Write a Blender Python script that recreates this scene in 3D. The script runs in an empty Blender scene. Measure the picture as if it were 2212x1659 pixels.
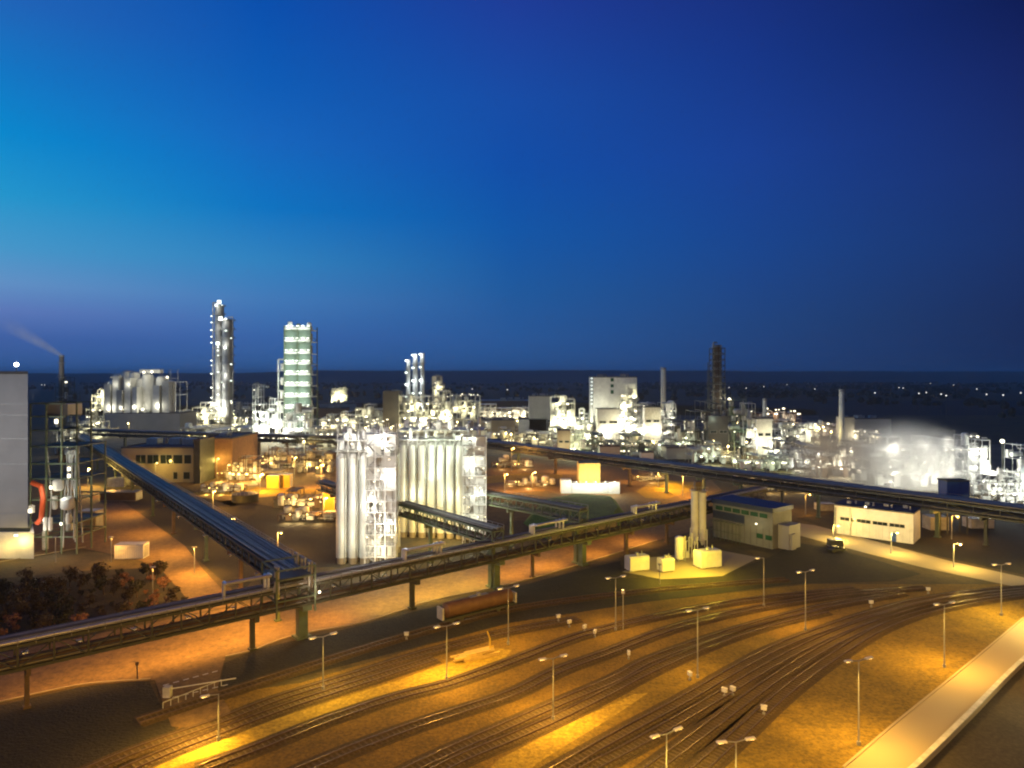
import bpy, math, random
from mathutils import Vector, Matrix, noise as mnoise
random.seed(7)
PI = math.pi
scene = bpy.context.scene
COL = scene.collection

# ---------------------------------------------------------------- camera, sky, exposure
HC = 45.0            # camera height in metres
FO = 1474.7          # focal length in units of a 2212 wide frame
CU, HV = 1106.0, 810.0
cam_d = bpy.data.cameras.new('camera')
cam = bpy.data.objects.new('camera', cam_d)
COL.objects.link(cam)
cam.location = (0, 0, HC)
cam.rotation_euler = (PI/2, 0, 0)
cam_d.sensor_width = 36
cam_d.lens = 24
cam_d.shift_y = -(829.5-HV)/2212
cam_d.clip_start = 1
cam_d.clip_end = 20000
scene.camera = cam
scene.view_settings.view_transform = 'Standard'
scene.view_settings.look = 'None'
scene.view_settings.exposure = 0
scene.view_settings.gamma = 1
scene.cycles.use_denoising = True
scene.cycles.use_light_tree = True
scene.cycles.max_bounces = 5
scene.cycles.diffuse_bounces = 2
scene.cycles.glossy_bounces = 2
scene.cycles.volume_bounces = 1
scene.cycles.sample_clamp_indirect = 3
scene.cycles.caustics_reflective = False
scene.cycles.caustics_refractive = False
scene.cycles.volume_step_rate = 3
scene.cycles.pixel_filter_type = 'BLACKMAN_HARRIS'
scene.cycles.filter_width = 2.1

def lin(c):
    return tuple(((x/255)/12.92 if x/255 <= .04045 else ((x/255+.055)/1.055)**2.4) for x in c) + (1,)

world = bpy.data.worlds.new("World")
scene.world = world
world.use_nodes = True
nt = world.node_tree
nt.nodes.clear()
def wn(t, **k):
    n = nt.nodes.new(t)
    for a, b in k.items(): setattr(n, a, b)
    return n
tc = wn('ShaderNodeTexCoord')
sep = wn('ShaderNodeSeparateXYZ')
nt.links.new(tc.outputs['Generated'], sep.inputs[0])
az = wn('ShaderNodeMath', operation='ARCTAN2')
nt.links.new(sep.outputs['X'], az.inputs[0]); nt.links.new(sep.outputs['Y'], az.inputs[1])
el = wn('ShaderNodeMath', operation='ARCSINE')
nt.links.new(sep.outputs['Z'], el.inputs[0])
eln = wn('ShaderNodeMapRange')
eln.inputs['From Min'].default_value = 0; eln.inputs['From Max'].default_value = math.radians(45)
nt.links.new(el.outputs[0], eln.inputs['Value'])
# twilight sky: glow of the set sun low in the north-west (left), night rising on the right
SKY = [
 (-37, [(0,(48,92,155)),(2.5,(62,98,168)),(4.4,(92,122,188)),(6.2,(98,146,200)),(8.5,(70,152,204)),(12,(34,150,206)),(16,(5,136,206)),(20,(18,118,196)),(24,(32,100,184)),(45,(14,48,120))]),
 (-20, [(0,(38,88,150)),(3,(52,100,170)),(6,(64,122,186)),(9,(46,130,192)),(13,(8,116,194)),(18,(20,102,190)),(22,(12,92,182)),(27,(8,80,174)),(45,(12,40,110))]),
 (0, [(0,(30,78,138)),(3,(32,86,152)),(7,(22,88,158)),(12,(12,86,168)),(17,(14,78,168)),(22,(22,76,166)),(29,(30,60,152)),(45,(10,25,85))]),
 (19, [(0,(26,62,118)),(4,(24,66,126)),(10,(20,68,142)),(17,(24,64,148)),(24,(22,54,136)),(29,(24,46,124)),(45,(8,18,62))]),
 (37, [(0,(18,40,84)),(4,(20,42,90)),(9,(22,48,104)),(14,(24,46,108)),(20,(20,36,98)),(24,(14,28,84)),(45,(6,12,42))]),
 (110,[(0,(10,20,46)),(20,(10,20,52)),(45,(6,12,40))]),
]
prev = None
for i, (a, stops) in enumerate(SKY):
    r = wn('ShaderNodeValToRGB')
    r.color_ramp.interpolation = 'B_SPLINE' if len(stops) > 9 else 'LINEAR'
    r.color_ramp.interpolation = 'LINEAR'
    e = r.color_ramp.elements
    while len(e) < len(stops): e.new(0.5)
    for k, (d, c) in enumerate(stops):
        e[k].position = d/45
        e[k].color = lin(c)
    nt.links.new(eln.outputs[0], r.inputs[0])
    if prev is None:
        prev = r.outputs[0]
    else:
        mr = wn('ShaderNodeMapRange')
        mr.inputs['From Min'].default_value = math.radians(SKY[i-1][0])
        mr.inputs['From Max'].default_value = math.radians(a)
        nt.links.new(az.outputs[0], mr.inputs['Value'])
        mx = wn('ShaderNodeMixRGB')
        nt.links.new(mr.outputs[0], mx.inputs[0])
        nt.links.new(prev, mx.inputs[1]); nt.links.new(r.outputs[0], mx.inputs[2])
        prev = mx.outputs[0]
bg = wn('ShaderNodeBackground')
nt.links.new(prev, bg.inputs[0]); bg.inputs[1].default_value = 1.0
ow = wn('ShaderNodeOutputWorld')
nt.links.new(bg.outputs[0], ow.inputs[0])
world.cycles.sampling_method = 'MANUAL'
world.cycles.sample_map_resolution = 512

# ---------------------------------------------------------------- survey helpers
def G(u, v, z=0.0):
    Y = (HC-z)*FO/(v-HV)
    return Vector(((u-CU)*Y/FO, Y, z))
def X_at(u, Y): return (u-CU)*Y/FO
def Z_at(v, Y): return HC-(v-HV)*Y/FO
def DY(v): return HC*FO/(v-HV)

# ---------------------------------------------------------------- materials
def mat(name, col, rough=.7, metal=0, var=.25, scale=.5, bump=0, stripe=None, col2=None, coord='Object', detail=6, bscale=None, spec=.5):
    m = bpy.data.materials.new(name); m.use_nodes = True
    t = m.node_tree; b = t.nodes['Principled BSDF']
    N = t.nodes.new; L = t.links.new
    c = N('ShaderNodeTexCoord'); src = c.outputs['Object']
    if coord == 'World':
        g = N('ShaderNodeNewGeometry'); src = g.outputs['Position']
    n = N('ShaderNodeTexNoise'); n.inputs['Scale'].default_value = scale; n.inputs['Detail'].default_value = detail
    n.inputs['Roughness'].default_value = .62
    L(src, n.inputs['Vector'])
    r = N('ShaderNodeValToRGB'); e = r.color_ramp.elements
    e[0].position = .3; e[1].position = .7
    c2 = col2 if col2 else tuple(x*(1-var) for x in col)
    e[0].color = (*c2, 1); e[1].color = (*col, 1)
    L(n.outputs['Fac'], r.inputs[0])
    out = r.outputs[0]
    if coord == 'World' and scale > .01:
        # worn patches, stains and grit
        for sc2, lo in ((scale*9, .62), (2.2, .7)):
            n3 = N('ShaderNodeTexNoise'); n3.inputs['Scale'].default_value = sc2; n3.inputs['Detail'].default_value = 8; n3.inputs['Roughness'].default_value = .7
            L(src, n3.inputs['Vector'])
            r3 = N('ShaderNodeMapRange'); r3.inputs['From Min'].default_value = .38; r3.inputs['From Max'].default_value = .62; r3.inputs['To Min'].default_value = lo; r3.inputs['To Max'].default_value = 1.12
            L(n3.outputs['Fac'], r3.inputs['Value'])
            m3 = N('ShaderNodeMixRGB'); m3.blend_type = 'MULTIPLY'; m3.inputs[0].default_value = 1
            L(out, m3.inputs[1]); L(r3.outputs[0], m3.inputs[2]); out = m3.outputs[0]
    if stripe:
        axis, period, depth = stripe
        w = N('ShaderNodeTexWave'); w.bands_direction = axis; w.inputs['Scale'].default_value = 1/period*.314
        L(src, w.inputs['Vector'])
        mx = N('ShaderNodeMixRGB'); mx.blend_type = 'MULTIPLY'; mx.inputs[2].default_value = (1-depth,)*3+(1,)
        rr = N('ShaderNodeValToRGB'); rr.color_ramp.elements[0].position = 0; rr.color_ramp.elements[1].position = .12
        rr.color_ramp.elements[0].color = (1,1,1,1); rr.color_ramp.elements[1].color = (0,0,0,1)
        L(w.outputs['Fac'], rr.inputs[0]); L(rr.outputs[0], mx.inputs[0]); L(out, mx.inputs[1])
        out = mx.outputs[0]
    L(out, b.inputs['Base Color'])
    b.inputs['Roughness'].default_value = rough; b.inputs['Metallic'].default_value = metal
    b.inputs['Specular IOR Level'].default_value = spec
    if bump:
        n2 = N('ShaderNodeTexNoise'); n2.inputs['Scale'].default_value = bscale or scale*6; n2.inputs['Detail'].default_value = 5
        L(src, n2.inputs['Vector'])
        bp = N('ShaderNodeBump'); bp.inputs['Strength'].default_value = bump; bp.inputs['Distance'].default_value = .3
        L(n2.outputs['Fac'], bp.inputs['Height']); L(bp.outputs[0], b.inputs['Normal'])
    return m

def emis(name, col, s, samp=False):
    m = bpy.data.materials.new(name); m.use_nodes = True
    b = m.node_tree.nodes['Principled BSDF']
    b.inputs['Base Color'].default_value = (.8,.8,.8,1)
    b.inputs['Emission Color'].default_value = (*col, 1); b.inputs['Emission Strength'].default_value = s
    m.cycles.emission_sampling = 'AUTO' if samp else 'NONE'
    return m

M = dict(
 ground = mat('ground_soil', (.13,.085,.018), .95, var=.5, scale=.05, bump=.5, bscale=1.2, coord='World', col2=(.038,.034,.016)),
 grass = mat('dark_grass', (.034,.027,.009), .95, scale=.12, bump=.9, bscale=2.5, coord='World', col2=(.016,.014,.005)),
 lawn = mat('green_lawn', (.14,.3,.04), .95, scale=.12, bump=.9, bscale=2.5, coord='World', col2=(.07,.15,.016)),
 drygrass = mat('dry_grass', (.29,.185,.012), .95, scale=.16, bump=.9, bscale=2.2, coord='World', col2=(.13,.086,.006)),
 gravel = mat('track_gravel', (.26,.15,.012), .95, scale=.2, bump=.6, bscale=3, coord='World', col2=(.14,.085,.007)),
 sand = mat('sandy_path_and_light_pool', (.44,.3,.03), .95, scale=.15, bump=.4, bscale=3, coord='World', col2=(.32,.215,.02)),
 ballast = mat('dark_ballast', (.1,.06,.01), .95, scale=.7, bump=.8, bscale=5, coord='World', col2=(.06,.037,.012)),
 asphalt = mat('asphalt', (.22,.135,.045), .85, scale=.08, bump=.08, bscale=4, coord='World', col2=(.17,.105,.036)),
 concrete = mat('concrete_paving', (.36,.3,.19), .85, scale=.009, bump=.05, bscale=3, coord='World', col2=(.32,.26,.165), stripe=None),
 plantfloor = mat('plant_paving', (.26,.22,.14), .9, scale=.02, coord='World', col2=(.06,.06,.05)),
 farland = mat('far_fields', (.03,.034,.03), 1, scale=.004, coord='World', col2=(.012,.014,.014)),
 hill = mat('wooded_hill', (.06,.085,.09), 1, scale=.004, coord='World', col2=(.03,.045,.05)),
 blueroof = mat('dark_blue_sheet', (.04,.06,.1), .5, .1, var=.3, scale=.5),
 palegreen = mat('pale_green_sheet', (.12,.17,.13), .6, 0, var=.3, scale=.4),
 greywall = mat('grey_green_wall', (.24,.25,.2), .7, 0, var=.25, scale=.5),
 darklot = mat('dark_lot', (.05,.038,.026), .95, scale=.2, coord='World', col2=(.03,.024,.018)),
 silver = mat('bright_silver_pipe', (.72,.72,.7), .35, .6, var=.15, scale=.5),
 white = mat('white_paint', (.72,.72,.68), .5, var=.25, scale=.4),
 dirtywhite = mat('weathered_white_metal', (.6,.6,.56), .5, var=.45, scale=.8),
 silo = mat('aluminium_silo', (.72,.74,.68), .45, .15, var=.2, scale=.25),
 steel = mat('galvanised_steel', (.42,.43,.42), .5, .5, var=.35, scale=.8),
 dark = mat('dark_steel', (.085,.09,.065), .6, .3, var=.4, scale=.7),
 green = mat('green_painted_steel', (.12,.16,.09), .6, 0, var=.35, scale=.6),
 brown = mat('brown_steel', (.14,.09,.05), .7, 0, var=.4, scale=.7),
 pipe = mat('pipe_insulation', (.36,.35,.31), .5, .3, var=.3, scale=.5),
 pipedark = mat('dull_pipe', (.2,.19,.17), .5, .4, var=.4, scale=.5),
 rail = mat('rail_steel', (.2,.14,.09), .4, .7, var=.4, scale=1),
 sleeper = mat('concrete_sleeper', (.13,.09,.045), .9, var=.4, scale=1),
 clad = mat('grey_cladding', (.42,.42,.42), .55, .1, var=.12, scale=.1, stripe=('Z', 5.4, .45)),
 cladgrey = mat('grey_panel', (.4,.4,.38), .6, .1, var=.2, scale=.15),
 claddark = mat('dark_panel', (.1,.095,.085), .7, 0, var=.25, scale=.15),
 cladbeige = mat('beige_panel', (.36,.3,.21), .7, 0, var=.25, scale=.2),
 brick = mat('brown_brick', (.3,.17,.1), .85, 0, var=.3, scale=.6),
 roof = mat('flat_roof', (.11,.11,.12), .8, 0, var=.4, scale=.1),
 bluem = mat('blue_metal', (.03,.09,.32), .5, .1, var=.3, scale=.5),
 yellow = mat('yellow_paint', (.75,.52,.06), .55, 0, var=.25, scale=.6),
 orange = mat('orange_red_paint', (.6,.1,.03), .5, 0, var=.25, scale=.5),
 glass = mat('dark_glass', (.02,.03,.03), .12, 0, var=.3, scale=.5),
 greenglass = mat('green_glass', (.03,.12,.06), .2, 0, var=.4, scale=.5),
 bark = mat('bark', (.1,.07,.045), .9, var=.4, scale=2),
 leaf = mat('dull_leaves', (.075,.055,.025), .8, var=.5, scale=.6, coord='World'),
 leafr = mat('autumn_leaves', (.42,.2,.11), .8, var=.5, scale=.6, coord='World'),
 leafg = mat('dark_leaves', (.03,.036,.015), .85, var=.5, scale=.6, coord='World'),
 wagon = mat('rusty_wagon', (.22,.12,.06), .6, .2, var=.5, scale=.6),
 timber = mat('pale_timber', (.6,.42,.12), .7, 0, var=.3, scale=1.5),
 lampw = emis('white_lamp', (1,.9,.62), 3),
 lampg = emis('mercury_lamp', (.88,1,.86), 2.4),
 lampo = emis('sodium_lamp', (1,.62,.16), 6),
 lampfar = emis('distant_lamp_glow', (.9,.85,.7), .8),
)

# ---------------------------------------------------------------- mesh builder
class MB:
    def __init__(s): s.v = []; s.f = []; s.sm = []
    def add(s, vs, fs, smooth=False):
        o = len(s.v); s.v += [tuple(v) for v in vs]
        for f in fs: s.f.append(tuple(i+o for i in f)); s.sm.append(smooth)
        return s
    def box(s, x0, y0, z0, x1, y1, z1):
        vs = [(x0,y0,z0),(x1,y0,z0),(x1,y1,z0),(x0,y1,z0),(x0,y0,z1),(x1,y0,z1),(x1,y1,z1),(x0,y1,z1)]
        return s.add(vs, [(0,3,2,1),(4,5,6,7),(0,1,5,4),(1,2,6,5),(2,3,7,6),(3,0,4,7)])
    def cbox(s, c, d, rz=0):
        x, y, z = (d[0]/2, d[1]/2, d[2]/2); cr, sr = math.cos(rz), math.sin(rz)
        vs = []
        for dz in (-z, z):
            for dx, dy in ((-x,-y),(x,-y),(x,y),(-x,y)):
                vs.append((c[0]+dx*cr-dy*sr, c[1]+dx*sr+dy*cr, c[2]+dz))
        return s.add(vs, [(0,3,2,1),(4,5,6,7),(0,1,5,4),(1,2,6,5),(2,3,7,6),(3,0,4,7)])
    def beam(s, p, q, w=.2, h=None):
        p, q = Vector(p), Vector(q); h = h or w; d = q-p
        if d.length < 1e-4: return s
        d.normalize(); up = Vector((0,0,1)) if abs(d.z) < .95 else Vector((0,1,0))
        a = d.cross(up).normalized()*w/2; b = a.cross(d).normalized()*h/2
        vs = [p-a-b, p+a-b, p+a+b, p-a+b, q-a-b, q+a-b, q+a+b, q-a+b]
        return s.add(vs, [(0,3,2,1),(4,5,6,7),(0,1,5,4),(1,2,6,5),(2,3,7,6),(3,0,4,7)])
    def tube(s, p, q, r, n=8, r2=None, caps=True):
        p, q = Vector(p), Vector(q); r2 = r if r2 is None else r2; d = (q-p)
        if d.length < 1e-4: return s
        d.normalize()
        up = Vector((0,0,1)) if abs(d.z) < .95 else Vector((1,0,0))
        a = d.cross(up).normalized(); b = d.cross(a)
        vs = []
        for c, rr in ((p, r), (q, r2)):
            for i in range(n):
                t = 2*PI*i/n; vs.append(c+(a*math.cos(t)+b*math.sin(t))*rr)
        s.add(vs, [(i,(i+1)%n,n+(i+1)%n,n+i) for i in range(n)], True)
        if caps:
            s.add(vs[:n], [tuple(range(n))[::-1]]); s.add(vs[n:], [tuple(range(n))])
        return s
    def path(s, pts, r, n=8):
        for a, b in zip(pts, pts[1:]): s.tube(a, b, r, n)
        for a in pts[1:-1]: s.ball(a, r*1.02, 6, 4)
        return s
    def ball(s, c, r, n=12, m=8, sz=1.0, z0=-1.0):
        c = Vector(c); vs = []; fs = []
        for j in range(m+1):
            ph = -PI/2+PI*j/m
            ph = max(ph, math.asin(z0))
            for i in range(n):
                t = 2*PI*i/n
                vs.append(c+Vector((math.cos(t)*math.cos(ph)*r, math.sin(t)*math.cos(ph)*r, math.sin(ph)*r*sz)))
        for j in range(m):
            for i in range(n):
                fs.append((j*n+i, j*n+(i+1)%n, (j+1)*n+(i+1)%n, (j+1)*n+i))
        return s.add(vs, fs, True)
    def vessel(s, c, r, h, n=14):            # upright drum with dished ends, c = base centre
        c = Vector(c)
        s.tube(c, c+Vector((0,0,h)), r, n, caps=False)
        s.ball(c+Vector((0,0,h)), r, n, 6, .45)
        s.ball(c, r, n, 6, .45)
        return s
    def drum(s, p, q, r, n=14):              # lying drum
        p, q = Vector(p), Vector(q); d = (q-p).normalized()
        s.tube(p, q, r, n, caps=False)
        s.tube(q, q+d*r*.35, r, n, r*.55, True); s.tube(p, p-d*r*.35, r, n, r*.55, True)
        return s
    def build(s, name, m, parent=None, loc=None):
        me = bpy.data.meshes.new(name)
        me.from_pydata(s.v, [], s.f)
        me.polygons.foreach_set('use_smooth', s.sm)
        me.materials.append(m); me.update()
        o = bpy.data.objects.new(name, me); COL.objects.link(o)
        if parent: o.parent = parent
        if loc: o.location = loc
        return o

def tag(o, label, cat, group=None, kind=None):
    if label: o['label'] = label
    if cat: o['category'] = cat
    if group: o['group'] = group
    if kind: o['kind'] = kind
    return o
def thing(name, label, cat, loc=(0,0,0), rz=0, group=None):
    o = bpy.data.objects.new(name, None); COL.objects.link(o)
    o.location = loc; o.rotation_euler = (0,0,rz); o.empty_display_size = .5
    return tag(o, label, cat, group)
def struct(name, mb, m):
    o = mb.build(name, m); o['kind'] = 'structure'; return o
def lamp(parent, loc, W, col=(1,.95,.8), kind='POINT', ang=150, rad=.4, direc=None):
    d = bpy.data.lights.new('lamp_light', kind); d.energy = W; d.color = col; d.shadow_soft_size = rad
    if kind == 'SPOT':
        d.spot_size = math.radians(ang); d.spot_blend = .9
    o = bpy.data.objects.new('lamp_light', d); COL.objects.link(o)
    if parent: o.parent = parent
    o.location = loc
    if direc is not None: o.rotation_euler = Vector(direc).to_track_quat('-Z', 'Y').to_euler()
    return o
WARM = (1,.9,.52); SOD = (1,.46,.07); YEL = (1,.66,.13); COOL = (.9,1,.92)

# ---------------------------------------------------------------- ground, roads, hills
def sheet(name, m, pts, z):
    mb = MB(); mb.add([(p[0], p[1], z) for p in pts], [tuple(range(len(pts)))])
    return struct(name, mb, m)
def gsheet(name, m, px, z):
    return sheet(name, m, [G(u, v) for u, v in px][::-1], z)

def spline(pts, n=8):
    out = []
    P = [pts[0]*2-pts[1]] + pts + [pts[-1]*2-pts[-2]]
    for i in range(1, len(P)-2):
        a, b, c, d = P[i-1], P[i], P[i+1], P[i+2]
        for k in range(n):
            t = k/n
            out.append(.5*((2*b)+(c-a)*t+(2*a-5*b+4*c-d)*t*t+(-a+3*b-3*c+d)*t**3))
    out.append(pts[-1]); return out
def ribbon(mb, pts, o0, o1, z0, z1=None):
    """strip between side offsets; z1 gives it a closed section of that height"""
    L = []; R = []
    for i, p in enumerate(pts):
        d = (pts[min(i+1, len(pts)-1)]-pts[max(i-1, 0)]); d.z = 0; d.normalize()
        s = Vector((d.y, -d.x, 0)); L.append(p+s*o0); R.append(p+s*o1)
    n = len(pts)
    if z1 is None:
        vs = [(p.x,p.y,z0) for p in L]+[(p.x,p.y,z0) for p in R]
        mb.add(vs, [(i, n+i, n+i+1, i+1) for i in range(n-1)])
    else:
        vs = [(p.x,p.y,z0) for p in L]+[(p.x,p.y,z0) for p in R]+[(p.x,p.y,z1) for p in R]+[(p.x,p.y,z1) for p in L]
        fs = []
        for i in range(n-1):
            for a in range(4):
                b = (a+1) % 4
                fs.append((a*n+i, b*n+i, b*n+i+1, a*n+i+1))
        mb.add(vs, fs)
    return mb

# base terrain: one sheet to the horizon, gently uneven far away
mb = MB(); nx, ny = 60, 70; vs = []
for j in range(ny+1):
    y = -150 + 12000*(j/ny)**2.2
    for i in range(nx+1):
        x = (i/nx-.5)*2; x = math.copysign(abs(x)**1.6, x)*9000
        z = 0 if y < 1200 else (mnoise.noise(Vector((x/700, y/900, 0)))*8-4)*min(1, (y-1200)/1500)-.3
        vs.append((x, y, z))
mb.add(vs, [(j*(nx+1)+i, j*(nx+1)+i+1, (j+1)*(nx+1)+i+1, (j+1)*(nx+1)+i) for j in range(ny) for i in range(nx)], True)
struct('ground', mb, M['ground'])
sheet('far_fields', M['farland'], [(-2600,760),(3500,760),(3500,1190),(-2600,1190)], .02)
# distant hills
mb = MB(); n = 260; vs = []
rows = [(4200,0,0),(4700,.45,.5),(5400,.85,.8),(6200,1,1),(7600,.6,1)]
for (yy, k, nk) in rows:
    for i in range(n+1):
        x = -7500+15000*i/n
        base = 66 if x < -1800 else (90 if x < 1900 else 84)
        if -2600 < x < -1800: base = 62+24*(x+2600)/800
        h = base*k*.97 + nk*(9*mnoise.noise(Vector((x/1100,yy/900,3))) + 4.0*mnoise.noise(Vector((x/110,yy/200,1)))+2.6*mnoise.noise(Vector((x/55,yy/90,5))))
        vs.append((x, yy, h-2 if k else -6))
mb.add(vs, [(j*(n+1)+i, j*(n+1)+i+1, (j+1)*(n+1)+i+1, (j+1)*(n+1)+i) for j in range(len(rows)-1) for i in range(n)], True)
struct('hills', mb, M['hill'])

# plant paving under the process units
gsheet('plant_paving', M['plantfloor'], [(150,880),(700,872),(1300,870),(1760,885),(1800,960),(1500,985),(1060,990),(700,985),(400,980),(150,960)], .02)
gsheet('sandy_yard', M['asphalt'], [(390,975),(735,975),(735,1075),(600,1060),(500,1095),(380,1045)], .04)
gsheet('tank_yard', M['asphalt'], [(1040,985),(1500,1000),(1560,1060),(1440,1100),(1340,1110),(1180,1060),(1040,1070)], .04)
gsheet('steam_yard', M['plantfloor'], [(1740,960),(2500,960),(2700,1075),(2212,1075),(1700,1040)], .04)
# the railway yard: gravel field
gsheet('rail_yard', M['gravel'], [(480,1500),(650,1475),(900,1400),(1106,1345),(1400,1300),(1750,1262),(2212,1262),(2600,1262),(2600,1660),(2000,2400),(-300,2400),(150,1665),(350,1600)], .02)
gsheet('dry_verge', M['drygrass'], [(2330,1276),(2212,1285),(2034,1322),(1909,1368),(1780,1450),(1659,1545),(1530,1680),(1400,1900),(1500,2100),(1560,2000),(1820,1659),(2212,1335),(2300,1290)], .04)
gsheet('dry_verge', M['drygrass'], [(980,1700),(1106,1635),(1240,1560),(1400,1470),(1531,1405),(1640,1365),(1690,1385),(1500,1480),(1300,1580),(1150,1690),(1050,1790),(860,1790)], .04)
gsheet('sandy_path_and_light_pool', M['sand'], [(540,1572),(700,1520),(860,1470),(965,1432),(1075,1400),(1106,1405),(1090,1424),(980,1462),(850,1502),(700,1548),(560,1602),(400,1650),(250,1700),(120,1740),(300,1650)], .045)
gsheet('grass_verge', M['grass'], [(475,1480),(483,1434),(556,1402),(778,1352),(900,1320),(1106,1270),(1260,1230),(1340,1212),(1345,1250),(1560,1240),(1660,1205),(1720,1172),(1800,1185),(1900,1212),(1990,1240),(1930,1256),(1720,1262),(1400,1300),(1106,1345),(900,1398),(650,1462),(520,1495)], .04)
gsheet('grass_verge', M['grass'], [(-200,1560),(0,1524),(175,1484),(322,1471),(350,1530),(390,1590),(200,1650),(0,1730),(-400,1800)], .04)
gsheet('grass_verge', M['grass'], [(300,1112),(400,1060),(470,1075),(735,1120),(735,1225),(650,1225),(560,1230),(520,1290),(440,1220)], .04)
gsheet('grass_verge', M['grass'], [(1720,1120),(1800,1110),(2300,1110),(2300,1245),(2212,1242),(2000,1195),(1850,1160)], .04)
# roads
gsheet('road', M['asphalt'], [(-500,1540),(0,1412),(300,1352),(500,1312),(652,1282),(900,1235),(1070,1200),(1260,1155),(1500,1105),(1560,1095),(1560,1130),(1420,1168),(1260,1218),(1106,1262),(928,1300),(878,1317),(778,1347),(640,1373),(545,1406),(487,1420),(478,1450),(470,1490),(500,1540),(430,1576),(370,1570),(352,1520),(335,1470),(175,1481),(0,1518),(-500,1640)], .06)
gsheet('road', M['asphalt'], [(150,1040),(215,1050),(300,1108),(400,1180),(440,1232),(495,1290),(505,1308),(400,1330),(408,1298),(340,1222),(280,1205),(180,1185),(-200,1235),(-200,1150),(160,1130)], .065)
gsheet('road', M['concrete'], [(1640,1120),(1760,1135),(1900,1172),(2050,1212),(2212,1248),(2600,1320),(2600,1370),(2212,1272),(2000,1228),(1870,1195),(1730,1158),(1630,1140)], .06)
gsheet('concrete_road', M['concrete'], [(2600,1150),(2800,1240),(2212,1428),(1968,1659),(1400,2500),(900,2500),(1822,1659),(2212,1335)], .06)
gsheet('dark_lot', M['darklot'], [(1990,1659),(2212,1436),(2900,1130),(3600,1300),(3000,2500),(1500,2500)], .05)
gsheet('sandy_path_and_light_pool', M['sand'], [(1080,1640),(1180,1588),(1270,1545),(1370,1500),(1400,1498),(1330,1545),(1240,1600),(1160,1650),(1080,1720),(990,1720)], .046)  # paler sheet painting the pool of lamp light between the tracks
# kerbs of the roads
for nm, pts in (('kerb', [(487,1419),(545,1405),(640,1372),(778,1346),(878,1316),(928,1299),(1106,1261),(1260,1217),(1420,1167)]),
                ('kerb', [(-60,1530),(0,1517),(175,1480),(325,1468)]),
                ('kerb', [(1822,1659),(1950,1550),(2080,1445),(2212,1335)]),
                ('kerb', [(-60,1224),(60,1204),(185,1182)])):
    mb = MB(); ribbon(mb, spline([G(*p) for p in pts]), -.15, .15, .0, .17); struct(nm, mb, M['concrete'])
# painted lines on the level crossing
mb = MB()
for a, b in (((352,1482),(478,1448)),((372,1508),(500,1478))):
    A, B = G(*a), G(*b)
    for k in range(6):
        p, q = A.lerp(B, k/6), A.lerp(B, (k+.6)/6)
        ribbon(mb, [p, q], -.12, .12, .075)
struct('road_marking', mb, M['white'])

# low wall along the concrete road at the lower right
w = thing('parapet_wall', 'pale low parapet wall along the right edge of the concrete road at the lower right', 'wall')
pts = spline([G(1905,1730), G(1985,1659), G(2090,1555), G(2212,1432), G(2330,1340)])
mb = MB(); ribbon(mb, pts, -.05, .35, 0, .85); mb.build('wall_base', M['concrete'], w)
mb = MB(); ribbon(mb, pts, -.15, .45, .85, 1.0); mb.build('coping', M['dirtywhite'], w)
mb = MB(); ribbon(mb, spline([p+Vector((.5,-.5,0)) for p in pts[::8]]), .1, .7, .02)
struct('ditch', mb, M['gravel'])

# ---------------------------------------------------------------- railway tracks
TR = [
 ('railway track running behind the tank wagon along the dark grass verge', [(300,1560),(600,1462),(800,1398),(945,1356),(1115,1314),(1400,1277),(1700,1252)]),
 ('pale railway track at the lower left, left of the sandy path', [(150,1685),(300,1622),(470,1562),(600,1512),(760,1462),(900,1418),(1010,1388),(1106,1364),(1250,1338)]),
 ('second pale railway track at the lower left running along the sandy path', [(200,1700),(350,1632),(510,1570),(640,1522),(800,1470),(940,1424)]),
 ('dark railway track just below the sandy path', [(430,1665),(553,1619),(703,1559),(853,1509),(978,1476),(1106,1430),(1206,1391),(1280,1367),(1420,1333),(1600,1300),(1850,1272)]),
 ('dark railway track second below the sandy path', [(600,1690),(693,1649),(803,1604),(928,1559),(1106,1500),(1206,1451),(1306,1414),(1456,1358),(1600,1322),(1800,1288),(2000,1270)]),
 ('railway track ending near the middle of the yard in pale stones', [(860,1680),(940,1640),(1106,1566),(1206,1522),(1331,1468),(1406,1428),(1531,1382),(1659,1343),(1800,1308),(1950,1282)]),
 ('railway track close beside the one that leads through the middle of the yard', [(900,1690),(1000,1640),(1106,1596),(1206,1552),(1300,1505),(1406,1450),(1531,1395),(1659,1352),(1784,1322)]),
 ('railway track at the upper edge of the dark bundle of curving tracks', [(1150,1700),(1218,1659),(1331,1594),(1481,1512),(1659,1410),(1784,1360),(1909,1319),(2034,1290),(2212,1270),(2400,1260)]),
 ('second curving railway track of the dark bundle', [(1200,1710),(1281,1659),(1381,1606),(1531,1520),(1690,1425),(1800,1372),(1909,1332),(2034,1299),(2212,1276),(2400,1265)]),
 ('third curving railway track of the dark bundle', [(1350,1710),(1418,1659),(1531,1575),(1659,1479),(1784,1400),(1909,1343),(2034,1307),(2212,1281),(2400,1269)]),
 ('innermost curving railway track beside the dry grass', [(1460,1710),(1518,1659),(1600,1585),(1690,1503),(1790,1428),(1909,1356),(2034,1315),(2212,1286),(2400,1273)]),
]
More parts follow.
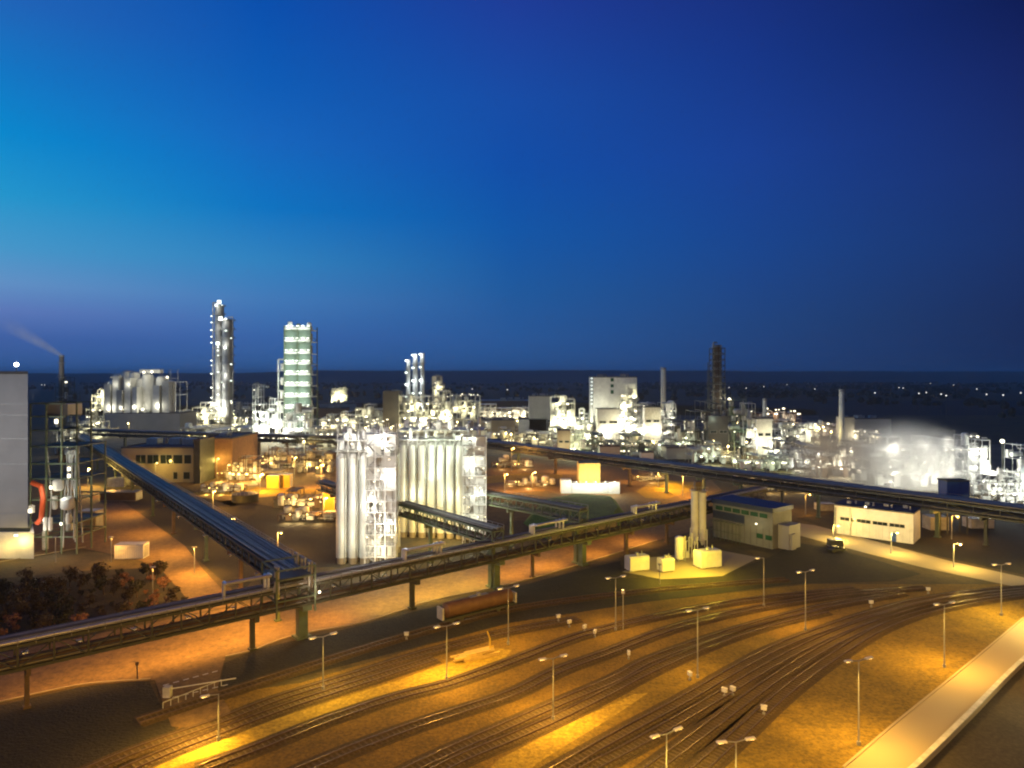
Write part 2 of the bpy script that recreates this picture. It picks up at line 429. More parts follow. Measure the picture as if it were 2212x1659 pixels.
for lab, px in TR:
    pts = spline([G(u, v) for u, v in px], 10)
    t = thing('railway_track', lab, 'railway track', pts[0])
    off = Vector(pts[0]); P = [p-off for p in pts]
    mb = MB(); ribbon(mb, P, -1.9, 1.9, .05); ribbon(mb, P, -1.45, 1.45, .0, .1); mb.build('ballast_bed', M['ballast'], t)
    for s in (-.7175, .7175):
        mb = MB(); ribbon(mb, P, s-.07, s+.07, .14, .32); mb.build('rail', M['rail'], t)
    mb = MB(); dist = 0
    for a, b in zip(P, P[1:]):
        L = (b-a).length; d = (b-a).normalized(); s = Vector((d.y,-d.x,0))
        k = (.75-dist) % .75
        while k < L:
            c = a+d*k; mb.beam(c-s*1.2+Vector((0,0,.11)), c+s*1.2+Vector((0,0,.11)), .26, .1); k += .75
        dist = (dist+L) % .75
    o = mb.build('sleepers', M['sleeper'], t); o['kind'] = 'stuff'

# ---------------------------------------------------------------- yard lamps
YK = 5.6
def yard_lamp(u, vt, vb, label, W, rz=.5, double=True, col=SOD):
    col = (1,.54,.075) if col is SOD else (1,.62,.09)
    p = G(u, vb); h = Z_at(vt, p.y)
    t = thing('yard_lamp', label, 'street lamp', p, rz, 'lamp posts in the railway yard')
    mb = MB(); mb.tube((0,0,0),(0,0,.5),.22,8); mb.tube((0,0,.4),(0,0,h),.1,8,.06); mb.build('pole', M['steel'], t)
    for s in ((-1,1) if double else (-1,)):
        mb = MB(); mb.tube((0,0,h-.05),(s*1.1,0,h+.12),.06,6)
        a = mb.build('arm', M['steel'], t)
        mb = MB(); mb.add([(s*1.0,-.2,h+.05),(s*2.1,-.2,h+.12),(s*2.1,.2,h+.12),(s*1.0,.2,h+.05),(s*1.05,-.12,h+.24),(s*2.0,-.12,h+.28),(s*2.0,.12,h+.28),(s*1.05,.12,h+.24)],
              [(0,1,2,3),(4,5,6,7),(0,1,5,4),(1,2,6,5),(2,3,7,6),(3,0,4,7)])
        hd = mb.build('lamp_head', M['white'], t)
        mb = MB(); mb.box(min(s*1.1,s*1.9), -.13, h+.03, max(s*1.1,s*1.9), .13, h+.045); mb.build('lens', M['lampo'], hd)
    if W:
        for s in ((-1,1) if double else (-1,)):
            lamp(t, (s*1.6,0,h-.05), W*YK/(2 if double else 1), col, 'SPOT', 165, .2, (s*.45,0,-1))
for a in (
 (472,1499,1600,'short pole lamp at the lower left beside the level crossing',3000,.6,False,SOD),
 (698,1375,1490,'pole lamp standing in dark grass nearest the big green pillar foot',1900,.6,True,YEL),
 (965,1352,1468,'pole lamp in front of the left end of the tank wagon',3200,.5,True,SOD),
 (1098,1270,1392,'pole lamp behind the right end of the tank wagon',1600,.5,True,SOD),
 (1195,1422,1555,'pole lamp in the middle foreground between two dark tracks',3600,.4,True,SOD),
 (1330,1248,1362,'taller of the two close pole lamps left of the tank compound',1500,.4,True,SOD),
 (1507,1318,1465,'dim pole lamp in the middle of the track fan',1500,.4,True,SOD),
 (1650,1205,1310,'pole lamp right of the lit tank compound',900,.4,False,SOD),
 (1740,1235,1362,'pole lamp between the dark tracks left of the curve',2400,.4,True,SOD),
 (2040,1305,1442,'double-armed pole lamp on the dry grass at the right',3600,.3,True,SOD),
 (1855,1427,1610,'double-armed pole lamp on the dry grass beside the concrete road',3800,.3,True,SOD),
 (1440,1585,1760,'pole lamp at the bottom edge between the curving tracks',4200,.5,True,YEL),
 (1590,1602,1790,'double-armed pole lamp at the bottom edge beside the innermost track',2200,.2,True,YEL),
 (2163,1220,1330,'pole lamp at the far right where the two pale roads meet',3000,.2,True,YEL)):
    yard_lamp(*a)
for (x, y, h, W, lab, aim) in ((-34,30,25,62000,'added unseen fill light mast before the left part of the railway yard',(-.1,1,-.55)),(-6,28,26,80000,'added unseen fill light mast before the middle of the railway yard',(.1,1,-.5)),(24,29,26,85000,'added unseen fill light mast before the right part of the railway yard',(.25,1,-.5)),(100,108,24,38000,'added unseen fill light mast on the dark lot right of the concrete road',(-1,.45,-.5))):  # masts added out of view to fill the yard with even light
    t = thing('added_fill_mast', lab, 'street lamp', (x,y,0), 0, 'added unseen fill light masts around the railway yard')
    m = MB(); m.tube((0,0,0),(0,0,h),.28,10,.14); m.build('pole', M['steel'], t)
    m = MB(); m.box(-1.6,-.2,h,1.6,.2,h+.5); m.build('lamp_head', M['steel'], t)
    lamp(t, (0,.6,h-.1), W, (1,.5,.06), 'SPOT', 125, .6, aim)
# shorter signal post beside the tall lamp
p = G(1346,1362); t = thing('signal_post', 'short thin post with a small head right of the tall lamp', 'signal', p)
hh = Z_at(1277,p.y); mb = MB(); mb.tube((0,0,0),(0,0,hh),.08,6); mb.build('pole', M['steel'], t)
mb = MB(); mb.box(-.25,-.15,hh-.4,.25,.15,hh+.3); mb.build('signal_head', M['white'], t)
# small white shunting signals
for i, (u, v, lab) in enumerate([(878,1382,'small white marker on the dark grass below the road'),(1206,1343,'upper left marker of the row crossing the tracks'),(1230,1355,'second marker from the left in the row crossing the tracks'),(1263,1366,'third marker from the left in the row crossing the tracks'),(1285,1377,'lower right marker of the row crossing the tracks'),
   (1358,1424,'lone white marker beside a dark track in mid yard'),(1490,1470,'white marker near the foot of the dim pole lamp'),(1583,1503,'taller white marker between the curving tracks'),(1565,1506,'low white marker between the curving tracks'),(1650,1545,'white marker at the edge of the dry grass'),
   (2005,1283,'small white marker by the track at the far right curve'),(1882,1312,'small white marker just above the curving tracks')]):
    p = G(u, v); t = thing('shunting_signal', lab, 'signal', p, .3*i, 'small signals among the tracks')
    mb = MB(); mb.box(-.18,-.12,0,.18,.12,.35); mb.tube((0,0,.3),(0,0,.8),.06,6); mb.build('post', M['steel'], t)
    mb = MB(); mb.box(-.35,-.2,.75,.35,.2,1.25); mb.box(-.42,-.25,1.25,.42,.2,1.31); mb.build('signal_box', M['white'], t)

# ---------------------------------------------------------------- pipe racks
def s_at(u, p0, d):
    """distance along a ground line where the view column u meets it"""
    k = (u-CU)/FO
    return (k*p0.y-p0.x)/(d.x-k*d.y)
RK = 1.15
def rack(name, label, p0, p1, w, z0, z1, pillars, pipes, lower, loops=(), lamps=(), pm='green', deck='dark', rails=True, step=4.0, diag=True):
    p0, p1 = Vector((*p0,0)), Vector((*p1,0)); d = (p1-p0); L = d.length; d.normalize()
    rz = math.atan2(d.y, d.x)
    t = thing(name, label, 'pipe rack', p0, rz)
    m = MB()
    for y in (-w/2, w/2):
        for z in (z0, z1): m.beam((0,y,z),(L,y,z),.3,.42)
        k = 0; i = 0
        while k < L-.5:
            m.beam((k,y,z0),(k,y,z1),.22)
            if diag: m.beam((k,y,z0 if i%2 else z1),(min(k+step,L),y,z1 if i%2 else z0),.14)
            k += step; i += 1
    k = 0
    while k < L:
        for z in (z0, z1): m.beam((k,-w/2,z-.05),(k,w/2,z-.05),.22,.28)
        k += step
    m.build('truss', M[pm], t)
    m = MB(); m.box(0,-w/2+.2,z0-.32,L,w/2-.2,z0-.24); m.build('lower_deck', M[deck], t)
    m = MB(); m.box(0,-w/2+.3,z1-.05,L,w/2-.3,z1+.02); m.build('upper_deck', M[deck], t)
    for (yy, r, mt) in pipes:
        m = MB(); k = 0
        m.tube((0,yy,z1+.25+r),(L,yy,z1+.25+r),r,10)
        while k < L: m.tube((k,yy,z1+.25+r),(k+.12,yy,z1+.25+r),r*1.12,10); k += 6.3
        m.build('pipe', M[mt], t)
    for (yy, r, mt) in lower:
        m = MB(); m.tube((0,yy,z0+.1+r),(L,yy,z0+.1+r),r,8); m.build('pipe', M[mt], t)
    if rails:
        m = MB()
        for y in (-w/2-.15,):
            k = 0
            while k < L: m.beam((k,y,z1),(k,y,z1+1.1),.07); k += 2
            for z in (.55,1.1): m.beam((0,y,z1+z),(L,y,z1+z),.07)
        m.build('handrail', M['steel'], t)
    for (u, wd, mt) in pillars:
        s = s_at(u, p0, d)
        if s < -1 or s > L+1: continue
        m = MB()
        m.box(s-wd/2,-wd*.45,0,s+wd/2,wd*.45,z0-.5); m.box(s-wd/2,-w/2-.1,z0-1.1,s+wd/2,w/2+.1,z0-.22)
        m.box(s-wd*.8,-wd*.8,0,s+wd*.8,wd*.8,.35)
        m.build('pillar', M[mt], t)
    for (u, hgt, ln, n) in loops:
        s = s_at(u, p0, d)
        for q in range(n):
            yy = -w/2+.6+q*.9; z = z1+.5; r = .26
            m = MB(); a = ln-.5*q
            m.path([(s-a/2,yy,z),(s-a/2,yy,z+hgt-.3*q),(s-a/2,yy-1.2+.3*q,z+hgt-.3*q),(s+a/2,yy-1.2+.3*q,z+hgt-.3*q),(s+a/2,yy,z+hgt-.3*q),(s+a/2,yy,z)], r, 8)
            m.build('pipe_loop', M['silver'], t)
    for (u, side, W, c) in lamps:
        s = s_at(u, p0, d); y = side*(w/2+1.2)
        m = MB(); m.beam((s,side*w/2,z0+.2),(s,y,z0+.35),.08); m.box(s-.4,y-.2,z0+.2,s+.4,y+.2,z0+.42); m.build('lamp_bracket', M['steel'], t)
        m = MB(); m.box(s-.3,y-.15,z0+.17,s+.3,y+.15,z0+.195); m.build('lamp', M['lampo'], t)
        lamp(t, (s,y+side*.3,z0+.05), W*RK, c, 'SPOT', 165, .2, (0,side*.5,-1))
    return t
C0, C1 = (-100,63), (78,214)
rack('pipe_rack','long two-tier pipe rack beside the road from lower left to the upright silo', C0, C1, 4.4, 6.2, 9.3,
     [(58,.55,'brown'),(545,.7,'dark'),(652,1.6,'green'),(890,.8,'dark'),(1070,1.5,'green'),(1150,.6,'brown'),(1258,1.4,'green'),(1352,.8,'brown'),(1440,.7,'brown')],
     [(-1.9,.26,'silver'),(-1.0,.24,'pipedark'),(-.1,.28,'pipedark'),(.9,.24,'pipe'),(1.7,.18,'pipedark')],
     [(-1.6,.25,'pipedark'),(-.8,.3,'brown'),(.2,.35,'pipedark'),(1.2,.3,'brown')],
     loops=[(525,2.6,7,2),(905,2.4,8,3),(1175,2.4,9,3),(1385,2.2,8,3)],
     pm='dark', lamps=[(60,1,1500,SOD),(180,1,2200,SOD),(300,1,3600,SOD),(420,1,5000,SOD),(520,1,4500,SOD),(610,1,4500,SOD),(740,1,5500,SOD),(850,1,5000,YEL),(950,1,6500,YEL),(1040,1,6000,YEL),(1130,1,5500,SOD),(1210,1,6500,SOD),(1310,1,5500,SOD),(1410,1,6500,SOD)])
A0, A1 = (-36,116), (-247,389)
rack('pipe_rack','diagonal pipe rack with parallel silvery blue pipes running to the far left', A0, A1, 5.2, 9.0, 11.4,
     [(600,.7,'green'),(520,.8,'brown'),(445,.8,'green'),(375,.8,'brown'),(330,.8,'green'),(285,.8,'green'),(250,.9,'green'),(210,.9,'green')],
     [(-2.2,.18,'pipedark'),(-1.6,.2,'pipe'),(-1.0,.16,'pipe'),(-.4,.22,'pipedark'),(.2,.2,'pipe'),(.9,.26,'pipe'),(1.5,.16,'pipedark'),(2.1,.22,'pipe')],
     [(-1.8,.3,'pipedark'),(-.7,.35,'pipedark'),(.5,.3,'pipedark'),(1.7,.35,'pipedark')], pm='dark',
     lamps=[(600,1,8000,SOD),(540,1,12000,SOD),(480,1,13000,SOD),(420,1,13000,SOD),(370,1,9500,SOD),(320,1,9500,SOD),(270,1,9000,SOD)])
rack('pipe_rack','wide blue-topped pipe rack running from the right edge past the white hall into the plant', (158,139.5), (-20,359), 8.0, 8.2, 10.8,
     [(2130,.8,'dark'),(2025,1.0,'green'),(1900,.8,'dark'),(1768,.9,'green'),(1690,.9,'dark'),(1600,.9,'green'),(1520,.9,'green'),(1440,1,'green'),(1360,1,'brown'),(1280,1,'green'),(1200,1,'brown'),(1120,1,'green')],
     [(-3.2,.3,'pipe'),(-2.3,.3,'pipedark'),(-1.2,.42,'pipe'),(0,.3,'pipedark'),(1.0,.42,'pipe'),(2.1,.3,'pipe'),(3.1,.3,'pipedark')],
     [(-2.4,.5,'pipedark'),(-.8,.5,'pipedark'),(.8,.5,'pipedark'),(2.4,.4,'pipedark')], pm='dark', step=6, lamps=[(1100,-1,5000,SOD),(1190,-1,6000,SOD),(1330,-1,4000,SOD),(1430,-1,6000,YEL),(1530,-1,4000,YEL),(1850,1,1400,SOD),(1690,-1,2500,SOD)])
rack('pipe_rack','dark distant pipe rack crossing behind the orange-lit yard at the centre left', (-5,352), (-150,386), 8.0, 8.0, 10.6,
     [(560,1.2,'brown'),(620,1.2,'brown'),(680,1.2,'brown'),(730,1.2,'brown'),(900,1.2,'brown')],
     [(-3,.5,'pipedark'),(-1,.5,'pipe'),(1,.5,'pipedark'),(3,.5,'pipedark')], [(-2,.5,'pipedark'),(1,.5,'pipedark')], pm='dark', rails=False, step=6,
     lamps=[(600,1,3000,SOD),(690,1,3000,YEL)])
rack('pipe_rack','dark low pipe rack in front of the beige works hall at the left', (-150,386), (-262,424), 7.0, 8.0, 10.4,
     [(270,1.2,'dark'),(340,1.2,'dark'),(420,2.2,'dark'),(500,1.2,'dark')], [(-2,.5,'pipedark'),(0,.5,'pipe'),(2,.5,'pipedark')], [(0,.5,'pipedark')], pm='dark', rails=False, step=6)
rack('pipe_bridge','greenish pipe bridge from the front silos down to the road-side rack', (-3,143.5), (-28,174), 3.0, 9.6, 12.2,
     [(930,.8,'green'),(1062,1.2,'green')], [(-1,.25,'pipedark'),(0,.25,'pipe'),(1,.25,'pipedark')], [(-.8,.3,'brown'),(.6,.3,'pipedark')], pm='green', step=3, lamps=[(960,1,2200,YEL)])
rack('pipe_bridge','greenish pipe bridge from the rear silos across the dark pit roof', (17,162), (-8,187), 3.0, 10.2, 12.8,
     [(1105,.7,'green'),(1245,1.0,'green')], [(-1,.25,'pipedark'),(0,.25,'pipedark'),(1,.25,'pipedark')], [(-.8,.3,'green'),(.6,.3,'pipedark')], pm='green', step=3)
rack('pipe_rack','short dark pipe rack left of the front silos above the orange yard', (-34,188), (-62,222), 3.5, 8.0, 10.0,
     [(690,1.0,'brown'),(725,.7,'brown')], [(-1,.4,'pipedark'),(.6,.4,'pipedark')], [(0,.4,'pipedark')], pm='dark', rails=False)
# junction tower where two racks meet
j = thing('junction_platform', 'dark steel access platform with railings where the diagonal rack meets the road-side rack', 'platform', (-37.5,114.5,0), 2.23)
m = MB()
for x in (-3.6,3.6):
    for y in (-3.2,3.2): m.beam((x,y,5.8),(x,y,13.4),.25)
for z in (8.4,11.8,13.4):
    for y in (-3.2,3.2): m.beam((-3.6,y,z),(3.6,y,z),.22)
    for x in (-3.6,3.6): m.beam((x,-3.2,z),(x,3.2,z),.22)
m.build('frame', M['green'], j)
m = MB(); m.box(-3.5,-3.1,11.9,3.5,3.1,11.98); m.build('deck', M['dark'], j)
for x, y in ((-3.2,-2.8),(0,-2.8),(3.2,-2.8),(-3.2,2.8)):
    m = MB(); m.path([(x,y,9.6),(x,y,13.8),(x+1.4,y,13.8),(x+1.4,y,9.6)],.22,8); m.build('pipe_loop', M['pipe'], j)
m = MB(); m.ball((-4.4,-3.6,9),.22,8,6); m.build('lamp', M['lampw'], j); lamp(j, (-5,-4.5,9.0), 700, (1,.8,.6))

# ---------------------------------------------------------------- silo groups
def silo_group(label, centers, r, h, ztower, tower, seedv, lights):
    random.seed(seedv)
    ox, oy = centers[0]
    t = thing('silo_group', label, 'silos', (ox,oy,0))
    for (x, y) in centers:
        m = MB(); n = 28
        m.tube((x-ox,y-oy,1.5),(x-ox,y-oy,h),r,n)
        for z in range(4, int(h), 4): m.tube((x-ox,y-oy,z),(x-ox,y-oy,z+.12),r*1.012,n)
        s = m.build('silo', M['silo'], t)
        m = MB(); m.tube((x-ox,y-oy,h),(x-ox,y-oy,h+1.2),r,n,r*.25)
        for a in range(16):
            q = 2*PI*a/16; c = (x-ox+math.cos(q)*r*.96, y-oy+math.sin(q)*r*.96)
            m.beam((*c,h),(*c,h+1.1),.06)
        m.build('silo_roof', M['dirtywhite'], s)
        m = MB(); m.tube((x-ox+r*.7,y-oy-r*.8,.5),(x-ox+r*.7,y-oy-r*.8,h+1),.13,8); m.build('filling_pipe', M['pipe'], s)
        m = MB(); m.tube((x-ox,y-oy,0),(x-ox,y-oy,1.5),r*.86,24)
        m.build('skirt', M['concrete'], s)
    x0 = min(c[0] for c in centers)-r-ox; x1 = max(c[0] for c in centers)+r-ox
    y0 = min(c[1] for c in centers)-r-oy; y1 = max(c[1] for c in centers)+r-oy
    # head house of decks, filters and railings over the silos
    m = MB(); zz = [h+1.6, h+4.2, ztower]
    nxx = max(3, int((x1-x0)/2.6)); nyy = max(2, int((y1-y0)/3))
    for i in range(nxx+1):
        x = x0+.6+(x1-x0-1.2)*i/nxx
        top = ztower-random.choice((0,0,1.2,2.6))
        for k in range(nyy+1):
            y = y0+.4+(y1-y0-.8)*k/nyy
            m.beam((x,y,h-.5),(x,y,top),.18)
        for z in zz[:2]: m.beam((x,y0,z),(x,y1,z),.18)
    for z in zz[:2]:
        for k in range(nyy+1):
            y = y0+.4+(y1-y0-.8)*k/nyy
            m.beam((x0,y,z),(x1,y,z),.18)
            for q in (.5,1.05): m.beam((x0,y,z+q),(x1,y,z+q),.06)
    m.build('headhouse_frame', M['dirtywhite'], t)
    for z in zz[:2]:
        m = MB(); m.box(x0+.1,y0+.1,z+.1,x1-.1,y1-.1,z+.16); m.build('headhouse_deck', M['dirtywhite'], t)
    for k in range(40):
        x = random.uniform(x0+1,x1-1); y = random.uniform(y0+.5,y1-1); z = random.choice(zz[:2])+.16
        m = MB(); r_ = random.uniform(.35,.8)
        if random.random() < .6: m.vessel((x,y,z+.4), r_, random.uniform(1,2.6), 10)
        else: m.box(x-r_,y-r_,z,x+r_*1.4,y+r_,z+random.uniform(.8,2))
        m.build('filter', M[random.choice(('white','white','steel','dirtywhite'))], t)
    for k in range(14):
        x = random.uniform(x0+.5,x1-.5); y = y0+random.uniform(-.1,2); z = random.choice(zz)+random.uniform(.8,1.8)
        m = MB(); m.box(x-.22,y-.1,z-.09,x+.22,y+.1,z+.09); m.build('lamp', M['lampw'], t)
    # stair and lift tower standing in front
    tx0, ty0, tx1, ty1 = [v-(ox,oy)[i%2] for i, v in enumerate(tower)]
    m = MB()
    nx = max(2, int((tx1-tx0)/2.2))
    for i in range(nx+1):
        x = tx0+(tx1-tx0)*i/nx
        for y in (ty0, ty1): m.beam((x,y,0),(x,y,ztower-1.5),.24)
    z = 2.4; lv = []
    while z < ztower-1:
        lv.append(z)
        for y in (ty0, ty1): m.beam((tx0,y,z),(tx1,y,z),.2)
        for x in (tx0, tx1): m.beam((x,ty0,z),(x,ty1,z),.2)
        z += 2.6
    m.build('tower_frame', M['white'], t)
    m = MB()
    for z in lv: m.box(tx0+.1,ty0+.1,z+.1,tx1-.1,ty1-.1,z+.15)
    m.build('landing', M['dirtywhite'], t)
    m = MB()
    for z in lv:
        for q in (.55,1.1): m.beam((tx0,ty0-.12,z+q),(tx1,ty0-.12,z+q),.07); m.beam((tx1+.12,ty0,z+q),(tx1+.12,ty1,z+q),.07)
        for i in range(int((tx1-tx0)/.9)): m.beam((tx0+i*.9,ty0-.12,z),(tx0+i*.9,ty0-.12,z+1.1),.05)
    m.build('handrail', M['white'], t)
    for i, z in enumerate(lv[:-1]):
        for a, b in ((tx0+.3,(tx0+tx1)/2-.2),((tx0+tx1)/2+.2,tx1-.3)):
            if random.random() < .92:
                yy_ = random.choice((.5,1.2,2.1)); m = MB(); m.box(a,ty0+yy_,z+.16,b,ty0+yy_+.1,z+2.5); m.build('wall_panel', M['white'], t)
    m = MB(); zz2 = [0]+lv
    for i in range(len(zz2)-1):
        a, b = (tx0+.6, tx0+(tx1-tx0)*.45) if i%2 else (tx0+(tx1-tx0)*.45, tx0+.6)
        m.beam((a,ty0+.6,zz2[i]+.1),(b,ty0+.6,zz2[i+1]+.1),.9,.22)
    m.build('stairs', M['steel'], t)
    for i, z in enumerate(lv):
        for k in range(2):
            m = MB(); x = random.uniform(tx0+1,tx1-.8); r_ = random.uniform(.25,.7)
            if random.random() < .5: m.vessel((x,ty0+1.5,z+.5), r_, 1.2, 10)
            else: m.box(x-r_,ty0+1,z+.15,x+r_,ty0+2,z+random.uniform(.8,2))
            m.build('equipment', M[random.choice(('white','steel','dirtywhite'))], t)
    for k in range(5):
        m = MB(); x = tx0+(tx1-tx0)*(k+.5)/5; m.tube((x,ty0+.3,0),(x,ty0+.3,random.uniform(h*.6,ztower-2)),.16,8); m.build('riser_pipe', M['pipe'], t)
    for z in lv:
        for x in (tx0+random.uniform(.2,2.5), (tx0+tx1)/2+random.uniform(-1,1), tx1-random.uniform(.2,2)):
            if random.random() < .45: continue
            m = MB(); m.box(x-.2,ty0-.22,z+2.0,x+.2,ty0-.06,z+2.14); m.build('lamp', M['lampw'], t)
    for (x, y, z, W, c) in lights: lamp(t, (x-ox,y-oy,z), W*1.5, c)
    for q in range(6): lamp(t, (x0+(x1-x0)*(q+.5)/6, y0-1.6, h+random.choice((2.5,5.5))), 230, (1,.95,.8), rad=.2)
    return t
silo_group('front silo group with tall aluminium silos, shadowed left side and brightly lit stair tower',
   [(-40.7+2.75*i, (163.2 if i < 3 else 164.6)+2.9*j) for j in range(4) for i in range(5)], 1.33, 25.2, 32.8, (-34.4,159.6,-27.3,162.4), 3,
   [(-37.5,157.5,6,650,(1,.93,.7)),(-36.5,157.5,14,650,(1,.95,.8)),(-36.5,157.5,22,650,(1,.95,.8)),(-31,157,4,700,(1,.9,.65)),(-29,157.4,10,900,(1,.96,.84)),(-33,157.4,15,750,(1,.96,.86)),(-29,157.4,21,750,(1,.96,.88)),(-33,163.6,27.8,500,(1,.95,.86)),(-37,159,30.2,800,(1,.96,.9)),(-30,158.5,30,900,(1,.96,.9)),(-30,166,29.4,500,(1,.96,.88)),(-36,172,31,500,(1,.96,.88)),(-31,161.2,7,260,(1,.95,.8)),(-31,161.2,18,260,(1,.95,.8))])
silo_group('rear row of pale green-lit silos with a white stair tower at its right end',
   [(-30.2+2.65*i, 190-.35*i+2.9*j) for j in range(3) for i in range(9)], 1.27, 25.6, 29.6, (-13.2,182.6,-7.0,185.4), 5,
   [(-27,185.5,12,500,(.95,1,.75)),(-22,185,18,500,(.92,1,.75)),(-17,184,12,500,(.95,1,.75)),(-20,184,22,400,(.92,1,.75)),(-10,180.2,5,700,(.96,1,.78)),(-9,180,13,900,(.95,1,.86)),(-11,180,21,800,(.95,1,.88)),(-16,182,26.5,900,(.85,1,.82)),(-22,183.4,27,700,(.85,1,.82)),(-27,184.4,27,500,(1,1,.9)),(-10,184,28,500,(.95,1,.9)),(-20,181.8,3.5,1500,YEL),(-26,182.4,6,900,YEL),(-15,180.6,8,500,(1,.95,.6))])

# ---------------------------------------------------------------- generic process unit
UK = 1.7
def unit(label, u0, u1, vt, vb, seed, bays, col='dirtywhite', lampm='lampw', lc=WARM, W=2200, nl=5, nlamp=14, depth=None, lev=5.5, dens=1.0, name='process_unit', clad=None, cat='process unit', topl=False):
    """open steel structure full of vessels, decks and lamps; bays = relative heights from left to right"""
    random.seed(seed)
    Y = DY(vb); X0, X1 = X_at(u0, Y), X_at(u1, Y); H = Z_at(vt, Y); w = X1-X0; nlamp = int(nlamp*.75)
    D = depth or min(max(w*.55, 8), 26)
    t = thing(name, label, cat, ((X0+X1)/2, Y, 0))
    hw = w/2; nb = len(bays); bw = w/nb; beam = max(.18, Y*.0005)
    fr = MB(); dk = MB(); rl = MB()
    for b, hb in enumerate(bays):
        xa, xb = -hw+b*bw, -hw+(b+1)*bw; top = H*hb; nc = max(1, round(bw/6))
        for i in range(nc+1):
            x = xa+(xb-xa)*i/nc
            for y in (0, D/2, D): fr.beam((x,y,0),(x,y,top),beam)
        z = lev
        while z < top+lev*.4:
            zz = min(z, top)
            for y in (0, D/2, D): fr.beam((xa,y,zz),(xb,y,zz),beam*.9)
            for x in (xa, xb): fr.beam((x,0,zz),(x,D,zz),beam*.9)
            a = xa+random.uniform(0,.35)*(xb-xa); c = xb-random.uniform(0,.35)*(xb-xa)
            dk.box(a, .1, zz+.05, c, D-.1, zz+.05+beam*.4)
            rl.beam((a,-.1,zz+1.1),(c,-.1,zz+1.1),beam*.45); rl.beam((a,-.1,zz+.6),(c,-.1,zz+.6),beam*.3)
            k = a
            while k < c: rl.beam((k,-.1,zz),(k,-.1,zz+1.1),beam*.3); k += 2.2
            if random.random() < .5: fr.beam((xa,0,zz-lev),(xb,0,zz),beam*.6)
            z += lev
    fr.build('frame', M[col], t); dk.build('deck', M[col], t); rl.build('handrail', M[col], t)
    npan = int(min(26, dens*(4+w*H/70))); used_c = set()
    for k in range(npan):
        b = random.randrange(nb); top = H*bays[b]; xa = -hw+b*bw; nl_ = max(1, int(top/lev)); lv = int(nl_*random.random()**1.3); cc = random.randrange(2)
        if (b,lv,cc) in used_c: continue
        used_c.add((b,lv,cc)); yy = random.choice((.35,D*.45,D*.8)); zt_ = min(top, (lv+random.choice((.6,1,1)))*lev)
        m = MB(); m.box(xa+bw*cc/2+.1, yy, lv*lev+.1, xa+bw*(cc+1)/2-.1, yy+.25+(D*.12 if yy > 1 else 0), zt_-.1); m.build('wall_panel', M[random.choice((col,'dirtywhite','cladgrey','white') if col not in ('dark','brown','green') else (col,col,'claddark'))], t)
    nv = int(dens*min(52, 9+w*H/50))
    for k in range(nv):
        b = random.randrange(nb); top = H*bays[b]; xa = -hw+b*bw
        x = xa+bw*random.uniform(.15,.85); y = random.uniform(.8, D*.5); lvl = random.randrange(max(1, int(top/lev)))*lev
        m = MB(); r = min(random.uniform(.6,2.0), bw*.3)*(1+.3*(Y > 400)); q = random.random()
        if q < .55: m.vessel((x,y,lvl+.8+r*.4), r, random.uniform(1.2,2.2)*lev*.5, 12)
        elif q < .8: m.drum((x-r*1.5,y,lvl+r+.5),(x+r*1.5,y,lvl+r+.5), r*.8, 12)
        else: m.box(x-r,y-r*.6,lvl+.3,x+r,y+r*.6,lvl+lev*.75)
        m.build('vessel', M[random.choice(('white','dirtywhite','steel','silo'))], t)
    m = MB()
    for k in range(int(8*dens+w/4)):
        b = random.randrange(nb); top = H*bays[b]; xa = -hw+b*bw
        x = xa+bw*random.random(); y = random.uniform(-.2, D*.3); z0 = random.random()*top*.6; z1 = z0+random.random()*(top-z0)
        r = beam*random.uniform(.5,1.1)
        x2 = min(hw, x+random.uniform(2,10))
        m.path([(x,y,z0),(x,y,z1),(x2,y,z1)], r, 6)
    m.build('pipework', M['steel'], t)
    sz = max(.16, Y*.0011)
    for k in range(nlamp):
        b = random.randrange(nb); top = H*bays[b]; xa = -hw+b*bw
        x = xa+bw*random.random(); lvl = (1+random.randrange(max(1, int(top/lev))))*lev
        if topl and k < nb*2: lvl = top+.8; x = xa+bw*random.random()
        y = -.5
        s = sz*random.choice((.5,.6,.8,1.3))
        m = MB(); m.box(x-s,y-s*.6,lvl-s*.8,x+s,y+s*.2,lvl+s*.6); m.build('lamp', M[lampm], t)
    for k in range(nl):
        b = int((k+.5)/nl*nb); top = H*bays[b]
        x = -hw+w*(k+.5)/nl+random.uniform(-2,2); z = random.uniform(.25,.95)*top
        if k % 2 == 0: z = random.uniform(.15,.5)*top
        lamp(t, (x, random.choice((-3.4,-4.2,D*.3)), z), W*UK*random.uniform(.7,1.3), lc, rad=.6)
    return t

